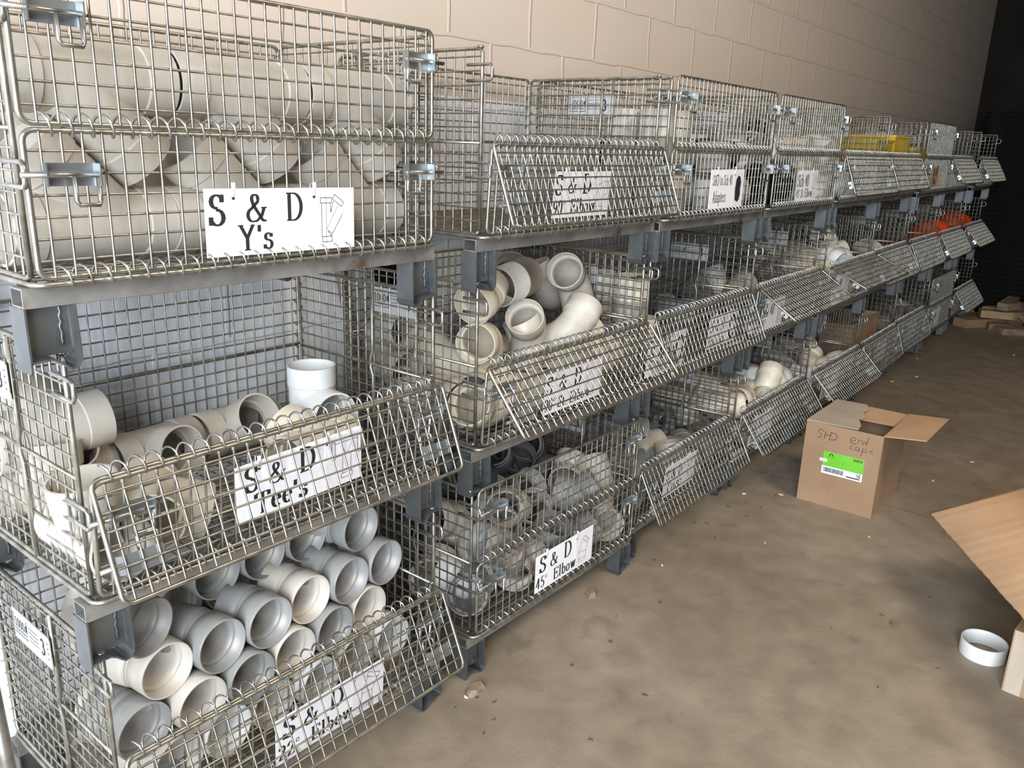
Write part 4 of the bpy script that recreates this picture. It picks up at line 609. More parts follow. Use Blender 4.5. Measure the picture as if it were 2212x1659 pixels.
# ---------------- fittings in the baskets ----------------
CATS = {'elbow22': 'elbow fitting', 'elbow45': 'elbow fitting', 'street90': 'elbow fitting', 'elbow90': 'elbow fitting', 'small_elbow': 'elbow fitting',
        'coupling': 'coupling', 'long_coupling': 'coupling', 'pipe': 'pipe', 'cap': 'end cap', 'ring': 'pipe ring', 'tee': 'tee fitting', 'cross': 'cross fitting', 'wye': 'wye fitting'}
NAMES = {'elbow22': 'pipe_elbow', 'elbow45': 'pipe_elbow', 'street90': 'street_elbow', 'elbow90': 'pipe_elbow', 'small_elbow': 'pipe_elbow', 'coupling': 'pipe_coupling',
         'long_coupling': 'pipe_coupling', 'pipe': 'pipe_offcut', 'cap': 'end_cap', 'ring': 'pipe_ring', 'tee': 'pipe_tee', 'cross': 'pipe_cross', 'wye': 'pipe_wye'}
MV = {}
def fitting(kind, mat, mtx, label, group=None):
    key = (kind, mat)
    if key not in MV:
        me = FIT[kind].copy(); me.materials.clear(); me.materials.append(M[mat]); MV[key] = me
    o = bpy.data.objects.new(NAMES[kind], MV[key]); C.objects.link(o); o.matrix_world = mtx
    return tag(o, label, CATS[kind], group)
def frame(p, zd, xd):
    z = Vector(zd).normalized(); x = Vector(xd); x = (x - z*x.dot(z)).normalized(); y = z.cross(x)
    return Matrix(((x.x, y.x, z.x, p[0]), (x.y, y.y, z.y, p[1]), (x.z, y.z, z.z, p[2]), (0, 0, 0, 1)))
def stamp(parent, lines, r, a0, s0, h, zdir=1):
    """printed mark wrapped on a fitting's hub, as a part"""
    b = MB()
    for j, t in enumerate(lines):
        def fn(x, y, z, j=j):
            a = a0 + x/r; return ((r+.0004+z)*math.cos(a), (r+.0004+z)*math.sin(a), s0 - y)
        write(b, t, 0, j*h*1.4, h, fn, 0, .2, .12)
    o = b.build('printed_mark', M['ink'], parent); return o

NTH = ['first', 'second', 'third', 'fourth', 'fifth', 'sixth', 'seventh']
G22 = 'short grey elbows stacked in the bottom left basket'
rnd = random.Random(5)
def hexrow(z, xs, y, nm, mats, ang=.0, start=0):
    for i, x in enumerate(xs):
        dz = rnd.uniform(-.02, .02); dx = rnd.uniform(.03, .09)
        if isinstance(y, (list, tuple)): yy = y[i]
        else: yy = y + rnd.uniform(-.012, .012)
        o = fitting('elbow22', mats[i % len(mats)], frame((x, yy, z), (dx, -1, dz), (-1, 0, .25)), nm(i), G22 if not nm(i).startswith('grey plastic elbow,') and False else None)
        if i % 2 == 0: stamp(o, ['SBH', 'D12'], RH, 1.3, -.006, .010)
# back-to-back hex stack: bottom (mostly hidden), middle and upper rows of open ends
A = [.113, .229, .345, .461, .577, .693]; B = [.171, .287, .403, .519, .635, .751]
hexrow(ZB+.061, B, .085, lambda i: 'dusty plastic elbow in the bottom row behind the 22 degree gate, %s from left' % NTH[i], ['pvc_dusty', 'pvc_white'])
hexrow(ZB+.165, A, .095, lambda i: 'short grey elbow, %s from left in the lower row of open ends above the flap' % NTH[i], ['pvc_grey', 'pvc_dusty'])
hexrow(ZB+.268, B, .100, lambda i: 'short grey elbow, %s from left in the upper row of open ends above the flap' % NTH[i], ['pvc_dusty', 'pvc_grey', 'pvc_grey'])
fitting('elbow22', 'pvc_grey', frame((.140, .095, ZB+.383), (.28, -.96, -.05), (-1, 0, .2)), 'short grey elbow lying highest at the left end of its stack, its mouth turned right')
o = fitting('elbow22', 'pvc_grey', frame((.694, .125, ZB+.374), (.06, -1, .0), (-1, 0, .25)), 'short grey elbow resting highest at the right end of its stack, below the tee basket')
o = fitting('elbow22', 'pvc_grey', frame((.345, .190, ZB+.374), (.06, -1, 0), (-1, 0, .25)), 'short grey elbow half hidden under the tee basket, leftmost of three'); stamp(o, ['SBH'], RH, 1.2, -.006, .01)
fitting('elbow22', 'pvc_grey', frame((.461, .185, ZB+.374), (.06, -1, 0), (-1, 0, .25)), 'short grey elbow half hidden under the tee basket, middle of three')
o = fitting('elbow22', 'pvc_grey', frame((.577, .180, ZB+.374), (.06, -1, 0), (-1, 0, .25)), 'short grey elbow half hidden under the tee basket, rightmost of three'); stamp(o, ['D12'], RH, 1.2, -.006, .01)
for i, (x, z) in enumerate([(.12, .061), (.245, .061), (.37, .061), (.495, .061), (.62, .061), (.18, .165), (.305, .165), (.43, .165), (.555, .165), (.68, .165), (.12, .268), (.245, .268), (.37, .268)]):
    fitting('elbow22', 'pvc_dusty', frame((x+.06, .29, ZB+z), (0, -1, 0), (-1, 0, .1)), 'plastic elbow in the rear half of the bottom left basket, behind the open ends', 'rear elbows in the bottom left basket')
fitting('elbow90', 'pvc_dusty', frame((.250, .36, ZB+.350), (.8, -.5, .35), (-.2, .2, -.9)), 'dusty elbow lying on top at the back left corner of the bottom left basket')

# tees
TF = LV + ZB + .003
def tee(p, run, br, mat, label): return fitting('tee', mat, frame(p, br, run), label)
TG = 'pvc_cream'
tee((.120, .375, TF+.176), (1, -.10, 0), (0, .8, .6), 'pvc_dusty', 'plastic tee lying on top at the far left, its round end turned right')
tee((.145, .425, TF+.060), (1, 0, 0), (0, -.6, .75), 'pvc_dusty', 'plastic tee against the back mesh, leftmost, half behind the tee on top')
tee((.345, .415, TF+.060), (1, -.02, 0), (.15, -.97, .2), 'pvc_dusty', 'plastic tee against the back mesh, second from left, branch mouth facing front')
tee((.560, .420, TF+.060), (1, .02, 0), (.05, -.9, .45), 'pvc_dusty', 'plastic tee against the back mesh, third from left, branch mouth facing up front')
tee((.700, .300, TF+.108), (0, 0, 1), (-.15, -1, 0), 'pvc_white', 'white plastic tee standing on end in the back right corner, open at the top')
tee((.200, .165, TF+.062), (.45, .9, 0), (.85, -.45, -.35), 'pvc_cream', 'cream plastic tee at the front left behind the flap, its mouth facing right')
tee((.072, .125, TF+.061), (0, 1, 0), (-.1, 0, 1), 'pvc_dusty', 'dusty plastic tee at the front left corner beside the side mesh, branch up')
tee((.100, .345, TF+.061), (.1, 1, 0), (.1, .1, 1), 'pvc_dusty', 'dusty plastic tee behind the left side mesh, below the tee on top')
tee((.600, .165, TF+.060), (.96, .25, 0), (-.2, .9, .35), 'pvc_cream', 'cream plastic tee lying behind the S & D Tee sign')
# wyes, two interlocked layers
WF = 2*LV + ZB + .003
for row, y in ((0, .125), (1, .34)):
    for i, x in enumerate((.160, .423, .686)):
        x -= .0
        lab = 'plastic wye in the lower layer of the top left basket, %s' % ('left end', 'middle one', 'right end')[i] if row == 0 else 'plastic wye in the rear lower row of the top left basket'
        fitting('wye', 'pvc_dusty', frame((x+POS[(1,3)][0]+.025, y-(x*.016), WF+.060), (0, .0, 1), (-1, .0, 0)), lab, None if row == 0 else 'rear wyes in the top left basket')
    for i, x in enumerate((.108, .375, .640)):
        if row == 1 and i == 1: pass
        lab = 'plastic wye in the upper layer of the top left basket, %s' % ('left end', 'middle one', 'right end')[i] if row == 0 else 'plastic wye in the rear upper row of the top left basket'
        fitting('wye', 'pvc_dusty', frame((x+POS[(1,3)][0]+.012, y-(x*.016)-.004, WF+.060+.226), (0, 0, -1), (1, 0, 0)), lab, None if row == 0 else 'rear wyes in the top left basket')
# street elbows heaped in the middle basket of the second stack
def stl(kind, p, zd, xd, mat, label): return fitting(kind, mat, frame(p, zd, xd), label)
stl('elbow22', (1.165, .190, .985), (-.96, -.16, -.22), (.2, .3, .6), 'pvc_cream', 'cream elbow, top left of the heap, large mouth turned left to the post')
stl('long_coupling', (1.300, .205, 1.018), (-.975, -.10, -.10), (0, 1, -.2), 'pvc_dusty', 'dusty long coupling on the heap continuing right from the top left elbow')
stl('street90', (1.165, .175, .880), (-1, -.45, .05), (.2, .3, -1), 'pvc_cream', 'cream street elbow at the left of the heap below the topmost, mouth turned left')
stl('street90', (1.375, .165, .930), (-.72, -.35, .55), (.2, .1, -1), 'pvc_dusty', 'dusty street elbow in the middle of the heap, open mouth tipped up left')
stl('street90', (1.610, .190, 1.040), (-.85, -.3, .35), (.5, -.1, -1), 'pvc_dusty', 'dusty street elbow arching at the top right of the heap')
stl('street90', (1.650, .130, .935), (.75, .1, .65), (-.6, .1, -.6), 'pvc_dusty', 'dusty street elbow below the arching one, bending down to the left')
stl('elbow45', (1.725, .150, .850), (.9, -.15, .4), (-.2, .1, -1), 'pvc_cream', 'cream elbow at the right end of the heap, against the right mesh')
stl('street90', (1.530, .330, 1.045), (-.4, -.6, .7), (.6, .5, -.6), 'pvc_grey', 'grey street elbow at the back of the heap with a dark open mouth')
stl('street90', (1.700, .380, 1.030), (-.3, .3, .9), (.9, .2, -.2), 'pvc_dusty', 'dusty street elbow at the back right, just under the top basket')
stl('coupling', (1.440, .230, .905), (-.35, .25, .9), (1, 0, .3), 'pvc_cream', 'cream coupling tucked into the middle of the heap')
stl('street90', (1.090, .360, 1.030), (-.35, -.9, .1), (.3, 0, 1), 'pvc_black', 'black street elbow high at the back left, dark mouth facing front')
stl('street90', (1.130, .150, .745), (-.85, -.5, .1), (0, .4, -1), 'pvc_dusty', 'dusty street elbow low at the left behind the post, mouth facing left')
stl('elbow45', (1.080, .350, .905), (-.15, -1, 0), (0, 0, -1), 'pvc_dusty', 'dusty elbow under the black one at the back left of the street elbow basket')
stl('elbow45', (1.075, .345, .785), (-.1, -1, 0), (1, 0, 0), 'pvc_dusty', 'dusty elbow low at the back left of the street elbow basket')
# couplings at the left end of the third stack's middle basket, standing upright
for i, (x, y, z) in enumerate([(1.915, .12, .165), (1.915, .24, .165), (2.035, .14, .165), (1.915, .12, .330), (1.905, .24, .330)]):
    fitting('long_coupling', 'pvc_cream', frame((x, y, LV+ZB+.003+z-.001), (0, 0, 1), (1, 0, 0)), ['cream coupling standing at the left front, lower one', 'cream coupling standing behind the front pair, lower one', 'cream coupling standing alone to the right of the pairs', 'cream coupling on top of the front pair by the left mesh', 'cream coupling on top of the rear pair by the left mesh'][i])
# crosses stacked at the left end of the third stack's bottom basket
for i, (x, y, z) in enumerate([(1.955, .16, .061), (1.965, .17, .180), (1.960, .165, .299)]):
    fitting('cross', 'pvc_grey', frame((x-.0, y, ZB+.003+z), (0, 1, 0), (1, 0, 0)), 'grey plastic cross stacked at the left end behind the Cross sign basket, %s' % ['lowest', 'middle one', 'highest'][i])
FILLS = {
 '2,1': (['pvc_dusty', 'pvc_dusty', 'pvc_grey'], 'dusty 45 degree elbow heaped in the closed bottom basket of the second stack'),
 '2,2': (['pvc_dusty', 'pvc_cream'], 'dusty street elbow low in the heap of the second stack, middle basket'),
 '3,3': (['pvc_white', 'pvc_black', 'pvc_dusty'], 'fitting heaped behind the adapters sign in the closed top basket'),
 '4,3': (['pvc_dusty', 'pvc_white', 'pvc_cream', 'pvc_black'], 'fitting heaped in the closed top basket of the fourth stack'),
 '5,3': (['pvc_white'], 'white elbow in the top basket of the fifth stack behind its flap'),
 '6,3': (['yellow'], 'yellow coupling in the top basket of the sixth stack'),
 '7,3': (['yellow', 'yellow', 'pvc_cream'], 'coupling in the closed top basket of the seventh stack'),
 '4,2': (['pvc_white', 'pvc_grey', 'pvc_dark'], 'fitting in the middle basket of the fourth stack under the lifted flap'),
 '5,2': (['pvc_white', 'pvc_cream'], 'pale elbow in the middle basket of the fifth stack'),
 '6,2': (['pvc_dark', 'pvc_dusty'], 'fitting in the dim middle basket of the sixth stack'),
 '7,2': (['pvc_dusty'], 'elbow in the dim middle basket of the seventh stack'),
 '8,2': (['orange'], 'orange plastic piece heaped in the middle basket of the eighth stack'),
 '9,2': (['orange'], 'orange plastic cap heaped in the middle basket of the last stack'),
 '3,1': (['pvc_dusty', 'pvc_grey'], 'dusty tee or cross in the bottom basket behind the Cross sign'),
 '4,1': (['pvc_white', 'pvc_cream', 'pvc_cream'], 'white or cream elbow in the bottom basket of the fourth stack'),
 '5,1': (['pvc_white', 'pvc_cream'], 'pale elbow in the bottom basket of the fifth stack'),
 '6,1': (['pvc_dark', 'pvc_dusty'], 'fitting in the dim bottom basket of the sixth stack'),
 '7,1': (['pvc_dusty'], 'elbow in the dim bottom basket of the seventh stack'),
 '8,1': (['pvc_cream'], 'cream coupling in the closed bottom basket of the eighth stack'),
 '9,1': (['pvc_dusty'], 'cap in the bottom basket of the last stack')}
KIND_WORD = {'elbow45': 'elbow', 'small_elbow': 'elbow', 'elbow90': 'elbow', 'street90': 'street elbow', 'coupling': 'coupling', 'long_coupling': 'long coupling', 'cap': 'end cap', 'tee': 'tee', 'cross': 'cross'}
COL_WORD = {'pvc_dusty': 'dusty white', 'pvc_grey': 'grey', 'pvc_white': 'white', 'pvc_cream': 'cream', 'pvc_black': 'black', 'pvc_dark': 'dark grey', 'yellow': 'yellow', 'orange': 'orange'}
from mathutils import Quaternion
def again(key, dz, cond, flip=True):
    """a second course lying on the first"""
    add = []
    for kd, v in SIM[key]:
        if not cond(v): continue
        q = Quaternion(v[3:7]); p = Vector(v[:3])
        if flip: Rz = Quaternion((0, 0, 0, 1)); p = Vector((W-p.x, D-p.y, p.z)); q = Rz @ q
        add.append((kd, [p.x, p.y, p.z+dz, q.w, q.x, q.y, q.z]))
    SIM[key] = SIM[key]+add
SIM['3,3'] = [r for r in SIM['3,3'] if r[1][0] > .38]
again('3,3', .13, lambda v: v[2] < .10 and v[0] > .38, False)
again('4,3', .16, lambda v: v[2] < .10)
again('4,1', .15, lambda v: v[2] < .08 and v[1] > .2)
SIM['5,3'] = [r for r in SIM['5,3'] if r[1][2] < .15]
again('5,2', .15, lambda v: v[2] < .08)
again('2,1', .14, lambda v: v[2] < .10 and v[1] < .22)
for k in ('6,3', '7,3', '8,2', '9,2'): SIM[k] = [r for r in SIM[k] if r[1][2] < .08]
for key, recs in SIM.items():
    c, l = map(int, key.split(',')); mats, lab = FILLS[key]
    for i, (kd, v) in enumerate(recs):
        if key == '3,1' and v[0] < .28: continue
        if key in ('6,3', '6,1') or (key == '7,3' and v[0] < .47): continue
        x, y, a = POS[(c, l)]
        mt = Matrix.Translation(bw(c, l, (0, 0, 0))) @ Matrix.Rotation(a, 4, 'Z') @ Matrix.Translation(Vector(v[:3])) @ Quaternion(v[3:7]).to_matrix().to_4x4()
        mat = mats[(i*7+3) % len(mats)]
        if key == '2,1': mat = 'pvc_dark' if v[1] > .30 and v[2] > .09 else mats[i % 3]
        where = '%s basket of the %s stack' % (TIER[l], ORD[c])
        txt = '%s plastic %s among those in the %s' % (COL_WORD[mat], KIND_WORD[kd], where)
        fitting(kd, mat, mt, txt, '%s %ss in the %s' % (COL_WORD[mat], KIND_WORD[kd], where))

for p, zd, xd, mat, lab in [
  ((1.263, .130, .360), (-.75, -.6, .1), (.6, -.3, -.7), 'pvc_dusty', 'dusty elbow behind the upper gate of the 45 degree basket, mouth facing front left'),
  ((1.600, .140, .335), (-.85, -.5, .05), (.3, -.2, .9), 'pvc_dusty', 'dusty elbow at the right behind the upper gate of the 45 degree basket'),
  ((1.430, .150, .385), (-.1, -.7, .6), (.9, .3, 0), 'pvc_grey', 'grey elbow in the middle behind the upper gate of the 45 degree basket'),
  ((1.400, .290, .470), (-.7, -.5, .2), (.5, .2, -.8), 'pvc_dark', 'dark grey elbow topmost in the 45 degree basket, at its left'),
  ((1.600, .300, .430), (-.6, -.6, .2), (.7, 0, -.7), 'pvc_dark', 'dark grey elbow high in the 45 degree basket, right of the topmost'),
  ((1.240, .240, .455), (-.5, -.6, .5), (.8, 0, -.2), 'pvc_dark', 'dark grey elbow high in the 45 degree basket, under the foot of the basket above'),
  ((1.150, .110, .200), (.9, -.3, 0), (-.2, .8, .3), 'pvc_white', 'white elbow low at the left front of the 45 degree basket')]:
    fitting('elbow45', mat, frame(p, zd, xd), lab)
for i, (x, y) in enumerate([(.075, .09), (.198, .10), (.075, .215), (.200, .225)]):
    for k in range(2):
        fitting('long_coupling', 'pvc_dusty', frame(bw(3, 3, (x, y, .166+k*.163)), (0, 0, 1), (1, 0, 0)), 'dusty white long coupling standing at the left of the adapters basket, %s course' % ('lower', 'upper')[k], 'standing couplings, %s course' % ('lower', 'upper')[k])
def bin_(c, l, x0, x1, y0, y1, z1, mat, label, nm='plastic_bin', cat='bin'):
    b = MB(); t = .004; z0 = .004
    b.box(x0, y0, z0, x1, y0+t, z1); b.box(x0, y1-t, z0, x1, y1, z1); b.box(x0, y0+t, z0, x0+t, y1-t, z1); b.box(x1-t, y0+t, z0, x1, y1-t, z1); b.box(x0+t, y0+t, z0, x1-t, y1-t, z0+t)
    for (a0, a1, c0, c1) in ((x0-.006, x1+.006, y0-.006, y0), (x0-.006, x1+.006, y1, y1+.006), (x0-.006, x0, y0, y1), (x1, x1+.006, y0, y1)): b.box(a0, c0, z1-.014, a1, c1, z1)
    o = b.build(nm, M[mat]); o.location = bw(c, l, (0, 0, 0)); o.rotation_euler = (0, 0, POS[(c, l)][2]); return tag(o, label, cat)
SIM_SKIP = True
bin_(6, 3, .05, .40, .06, .44, .30, 'yellow', 'yellow plastic bin at the left of the sixth top basket')
bin_(6, 3, .43, .77, .06, .44, .33, 'yellow', 'yellow plastic bin at the right of the sixth top basket')
bin_(7, 3, .05, .40, .06, .44, .27, 'yellow', 'yellow plastic bin in the closed seventh top basket')
bin_(6, 1, .10, .70, .08, .44, .30, 'card', 'brown carton inside the sixth bottom basket', 'carton', 'box')
for i, (c, x, y, z, s) in enumerate([(8, .15, .13, .15, .10), (8, .38, .16, .17, .12), (8, .62, .14, .19, .11), (9, .14, .14, .20, .12), (9, .38, .16, .22, .12), (9, .62, .15, .19, .12)]):
    b = MB(); n = 24; prof = [(s*math.cos(R(a)), s*.8*math.sin(R(a))) for a in range(0, 90, 10)]+[(.001, s*.8)]; prof = [(s*1.06, -.01), (s*1.06, 0)]+prof
    vs = [(r_*math.cos(6.2832*k/n), r_*math.sin(6.2832*k/n), zz) for r_, zz in prof for k in range(n)]
    fs = [(i2*n+k, i2*n+(k+1) % n, (i2+1)*n+(k+1) % n, (i2+1)*n+k) for i2 in range(len(prof)-1) for k in range(n)]; b.add(vs, fs, True)
    o = b.build('orange_dome', M['orange']); o.location = bw(c, 2, (x, y, z)); tag(o, 'glossy orange dome showing above the flap of the %s stack\'s middle basket' % ORD[c], 'dome', 'orange domes, %s stack' % ORD[c])

# ---------------- sign cards hung on the lower gates ----------------
def symbol(b, kind, x, y, s, fn, z=.0008):
    """small line drawing of the fitting; s = height"""
    P = lambda pts, w=.0011: pen(b, [(x+px*s, y+py*s) for px, py in pts], w, w, fn, z)
    def rect(x0, y0, x1, y1, a=0, cx=0, cy=0):
        q = [(x0,y0),(x1,y0),(x1,y1),(x0,y1),(x0,y0)]
        ca, sa = math.cos(a), math.sin(a)
        q = [(cx+(u-cx)*ca-(v-cy)*sa, cy+(u-cx)*sa+(v-cy)*ca) for u, v in q]
        for i in range(4): P(q[i:i+2])
    if kind == 'wye':
        rect(.02,.88,.34,1.0); rect(.06,0,.34,.12); P([(.05,.88),(.05,.12)]); P([(.31,.88),(.31,.68)]); P([(.32,.12),(.22,.24)])
        a = -.6; rect(.30,.90,.62,1.02,a,.45,.95-.12); P([(.31,.66),(.40,.92)]); P([(.31,.12),(.66,.62)]); P([(.22,.26),(.34,.18)])
        P([(.18,1.05),(.18,-.05)], .0007); P([(.18,.28),(.54,.84)], .0007)
    elif kind == 'tee':
        rect(0,.55,.10,1.0); rect(.80,.55,.90,1.0); rect(.28,0,.62,.12); P([(.10,.60),(.32,.60),(.32,.12)]); P([(.80,.60),(.58,.60),(.58,.12)]); P([(.10,.95),(.80,.95)]); P([(.30,.85),(.45,.6),(.60,.85)])
    elif kind == 'bend22':
        rect(.05,0,.55,.14); P([(.10,.14),(.14,.50),(.36,.95)]); P([(.50,.14),(.50,.42),(.68,.76)]); rect(.30,.84,.76,.98,-.45,.5,.9); P([(.12,.46),(.50,.42)])
    elif kind == 'bend45':
        P([(.02,0),(.02,.42),(.30,.98),(.62,.72),(.46,.36),(.46,0),(.02,0)]); P([(.02,.12),(.46,.12)]); P([(.02,.42),(.46,.36)]); P([(.24,.88),(.55,.64)]); P([(.34,.94),(.40,.98),(.66,.74),(.62,.72)])
    elif kind == 'bend90':
        P([(.02,0),(.02,.40)]+arc(.42,.45,.40,.45,180,90,8)+[(.72,.9)]); P([(.40,0),(.40,.30)]+arc(.55,.35,.15,.15,180,90,5)+[(.72,.5)]); rect(.66,.42,.78,.98); rect(-.03,0,.45,.12)
    elif kind == 'cross':
        rect(.28,.86,.62,1.0); rect(.28,0,.62,.14); rect(0,.3,.10,.7); rect(.80,.3,.90,.7); P([(.32,.14),(.32,.34),(.10,.34)]); P([(.58,.14),(.58,.34),(.80,.34)]); P([(.32,.86),(.32,.66),(.10,.66)]); P([(.58,.86),(.58,.66),(.80,.66)])
    elif kind == 'solid':
        b.poly([(x+px*s, y+py*s) for px, py in [(.05,.1),(.28,.02),(.42,.1),(.5,.3),(.46,.5),(.5,.75),(.40,.95),(.2,1.0),(.05,.85),(.0,.5)]], z, z+.0003, fn)
    elif kind == 'capring':
        P(arc(.3,.5,.28,.48,0,360,20), .012)
def sign(name_label, c, l, x0, w, h, zc, lines, sym, tilt=0., lean=3.5, wcol='paper', group=None, gate_off=-.0135, panel=True, sx=1.):
    """card of w x h on the lower gate of basket (c,l); x0 left edge, zc bottom height above the basket floor"""
    a = POS[(c, l)][2]; th = R(lean)
    org = bw(c, l, (x0, gate_off - zc*math.sin(th), zc*math.cos(th)))
    root = MB(); root.box(0, 0, 0, w, .0008, h)
    o = root.build('sign_card', M[wcol]); o.location = org; o.rotation_euler = (th, -tilt, a)
    fn = lambda x, y, z: (x, -z, y)
    b = MB()
    for (t, x, y, hh, tv) in lines: write(b, t, x*w, y*h, hh*h, fn, .0006, tv, .055, sx)
    b.build('lettering', M['ink'], o)
    if panel:
        b = MB(); b.box(.685*w, -.0004, .03*h, .985*w, 0, .97*h); pn = b.build('picture_panel', M['paper_grey'], o)
    b = MB(); symbol(b, sym, .74*w, .12*h, .72*h, fn, .0009); b.build('fitting_drawing', M['ink'], o)
    for tx in (.17, .70):
        b = MB(); b.tube([(tx*w, -.002, h*.88), (tx*w, -.003, h+.006), (tx*w, .010, h+.008), (tx*w, .010, h*.88), (tx*w, -.002, h*.88)], .0011, 5); b.box(tx*w-.003, -.004, h+.000, tx*w+.003, -.001, h+.010)
        b.build('cable_tie', M['tie'], o)
        b = MB(); b.tube([(tx*w, -.0005, h*.86), (tx*w, -.0012, h*.86)], .003, 8); b.build('punched_hole', M['ink'], o)
    return tag(o, name_label, 'sign', group)
SD = [('S', .02, .50, .43, .17), ('&', .235, .53, .36, .15), ('D', .49, .52, .42, .17)]
SD2 = [('S', .06, .50, .43, .17), ('&', .24, .51, .36, .15), ('D', .47, .52, .42, .17)]
sign("white card reading S & D Y's tied to the top left basket", 1, 3, .268, .315, .112, .012, [('S', .02, .47, .45, .17), ('&', .245, .50, .42, .15), ('D', .50, .50, .42, .16), ("Y's", .19, .08, .37, .17)], 'wye', tilt=-.012, lean=0)
sign("white card reading S & D Tee's on the leftmost middle basket", 1, 2, .262, .30, .118, .045, SD2+[("Tee's", .13, .07, .36, .19)], 'tee', tilt=.03, lean=3.5)
sign("white card reading S & D 22° Elbow", 1, 1, .312, .30, .118, -.004, SD2+[("22°", .02, .08, .30, .16), ("Elbow", .30, .09, .30, .17)], 'bend22', lean=3.5)
sign("white card reading S & D 90° Elbow on the empty top basket", 2, 3, .252, .262, .118, .028, SD+[("90°", .01, .08, .30, .16), ("Elbow", .30, .09, .30, .17)], 'bend90', lean=3.5, tilt=.0)
sign("white card reading S & D 90° St. Elbow on the street elbow basket", 2, 2, .255, .285, .118, .026, SD+[("90°", .01, .08, .30, .15), ("St. Elbow", .24, .09, .28, .15)], 'bend90', lean=3.5, sx=.95)
sign("white card reading S & D 45° Elbow on the closed bottom basket", 2, 1, .258, .295, .118, .018, SD2+[("45°", .01, .08, .30, .16), ("Elbow", .30, .09, .30, .17)], 'bend45', lean=0)
sign("white card reading S&D to Sch 40 Adapters with a black shape", 3, 3, .285, .275, .130, .018, [('S&D to Sch 40', .06, .60, .26, .13), ('Adapters', .09, .16, .29, .13)], 'solid', lean=0, sx=.58)
sign("white card reading Sch 40 45° St. Elbow on a top basket", 4, 3, .262, .26, .125, .016, [('Sch 40', .03, .48, .38, .15), ('45° St. Elbow', .02, .12, .27, .14)], 'bend45', lean=0, sx=.80)
sign("white card reading S & D with a dark ring picture", 3, 2, -.030, .27, .13, .020, [('S & D', .06, .40, .40, .15)], 'capring', lean=3.5)
sign("white card reading S & D End Caps", 3, 2, .430, .25, .125, .035, [('S & D', .06, .50, .36, .15), ('End Caps', .04, .10, .28, .13)], 'capring', lean=3.5, sx=.8)
sign("white card reading S & D Cross on a bottom basket", 3, 1, .190, .26, .125, .045, [('S & D', .06, .52, .34, .15), ('Cross', .14, .10, .34, .15)], 'cross', lean=3.5, sx=.9)
sign("white card reading Sch 40 45° under the lifted flap of the fourth stack", 4, 2, .07, .27, .125, .02, [('Sch 40', .03, .48, .38, .15), ('45°', .04, .08, .32, .15)], 'bend45', lean=3.5, sx=.8)
PL = [('S & D', .06, .50, .36, .16)]
for (c, l, x0, txt, col) in [(4,1,.12,'Ell','paper'), (5,1,.18,'St.','paper'), (6,1,.30,'Tee','paper'), (7,1,.30,'Cap','paper'), (5,3,.30,'Cap','paper'), (6,3,.30,'Ell','paper'), (7,3,.25,'Caps','card_in'), (8,3,.28,'St.','paper'), (5,2,.08,'Tee','paper'), (6,2,.34,'Ell','paper'), (7,2,.25,'Ell','paper'), (8,2,.25,'Cap','paper'), (8,1,.15,'Ell','paper')]:
    word = 'brown card' if col != 'paper' else 'white sign card'
    sign('%s on the %s basket of the %s stack' % (word, TIER[l], ORD[c]), c, l, x0, .27, .13, .03, [('Sch 40', .04, .50, .34, .15), (txt, .10, .10, .32, .15)], 'bend90', lean=0 if (c, l) not in OPEN else 3.5, sx=.8, wcol=col)

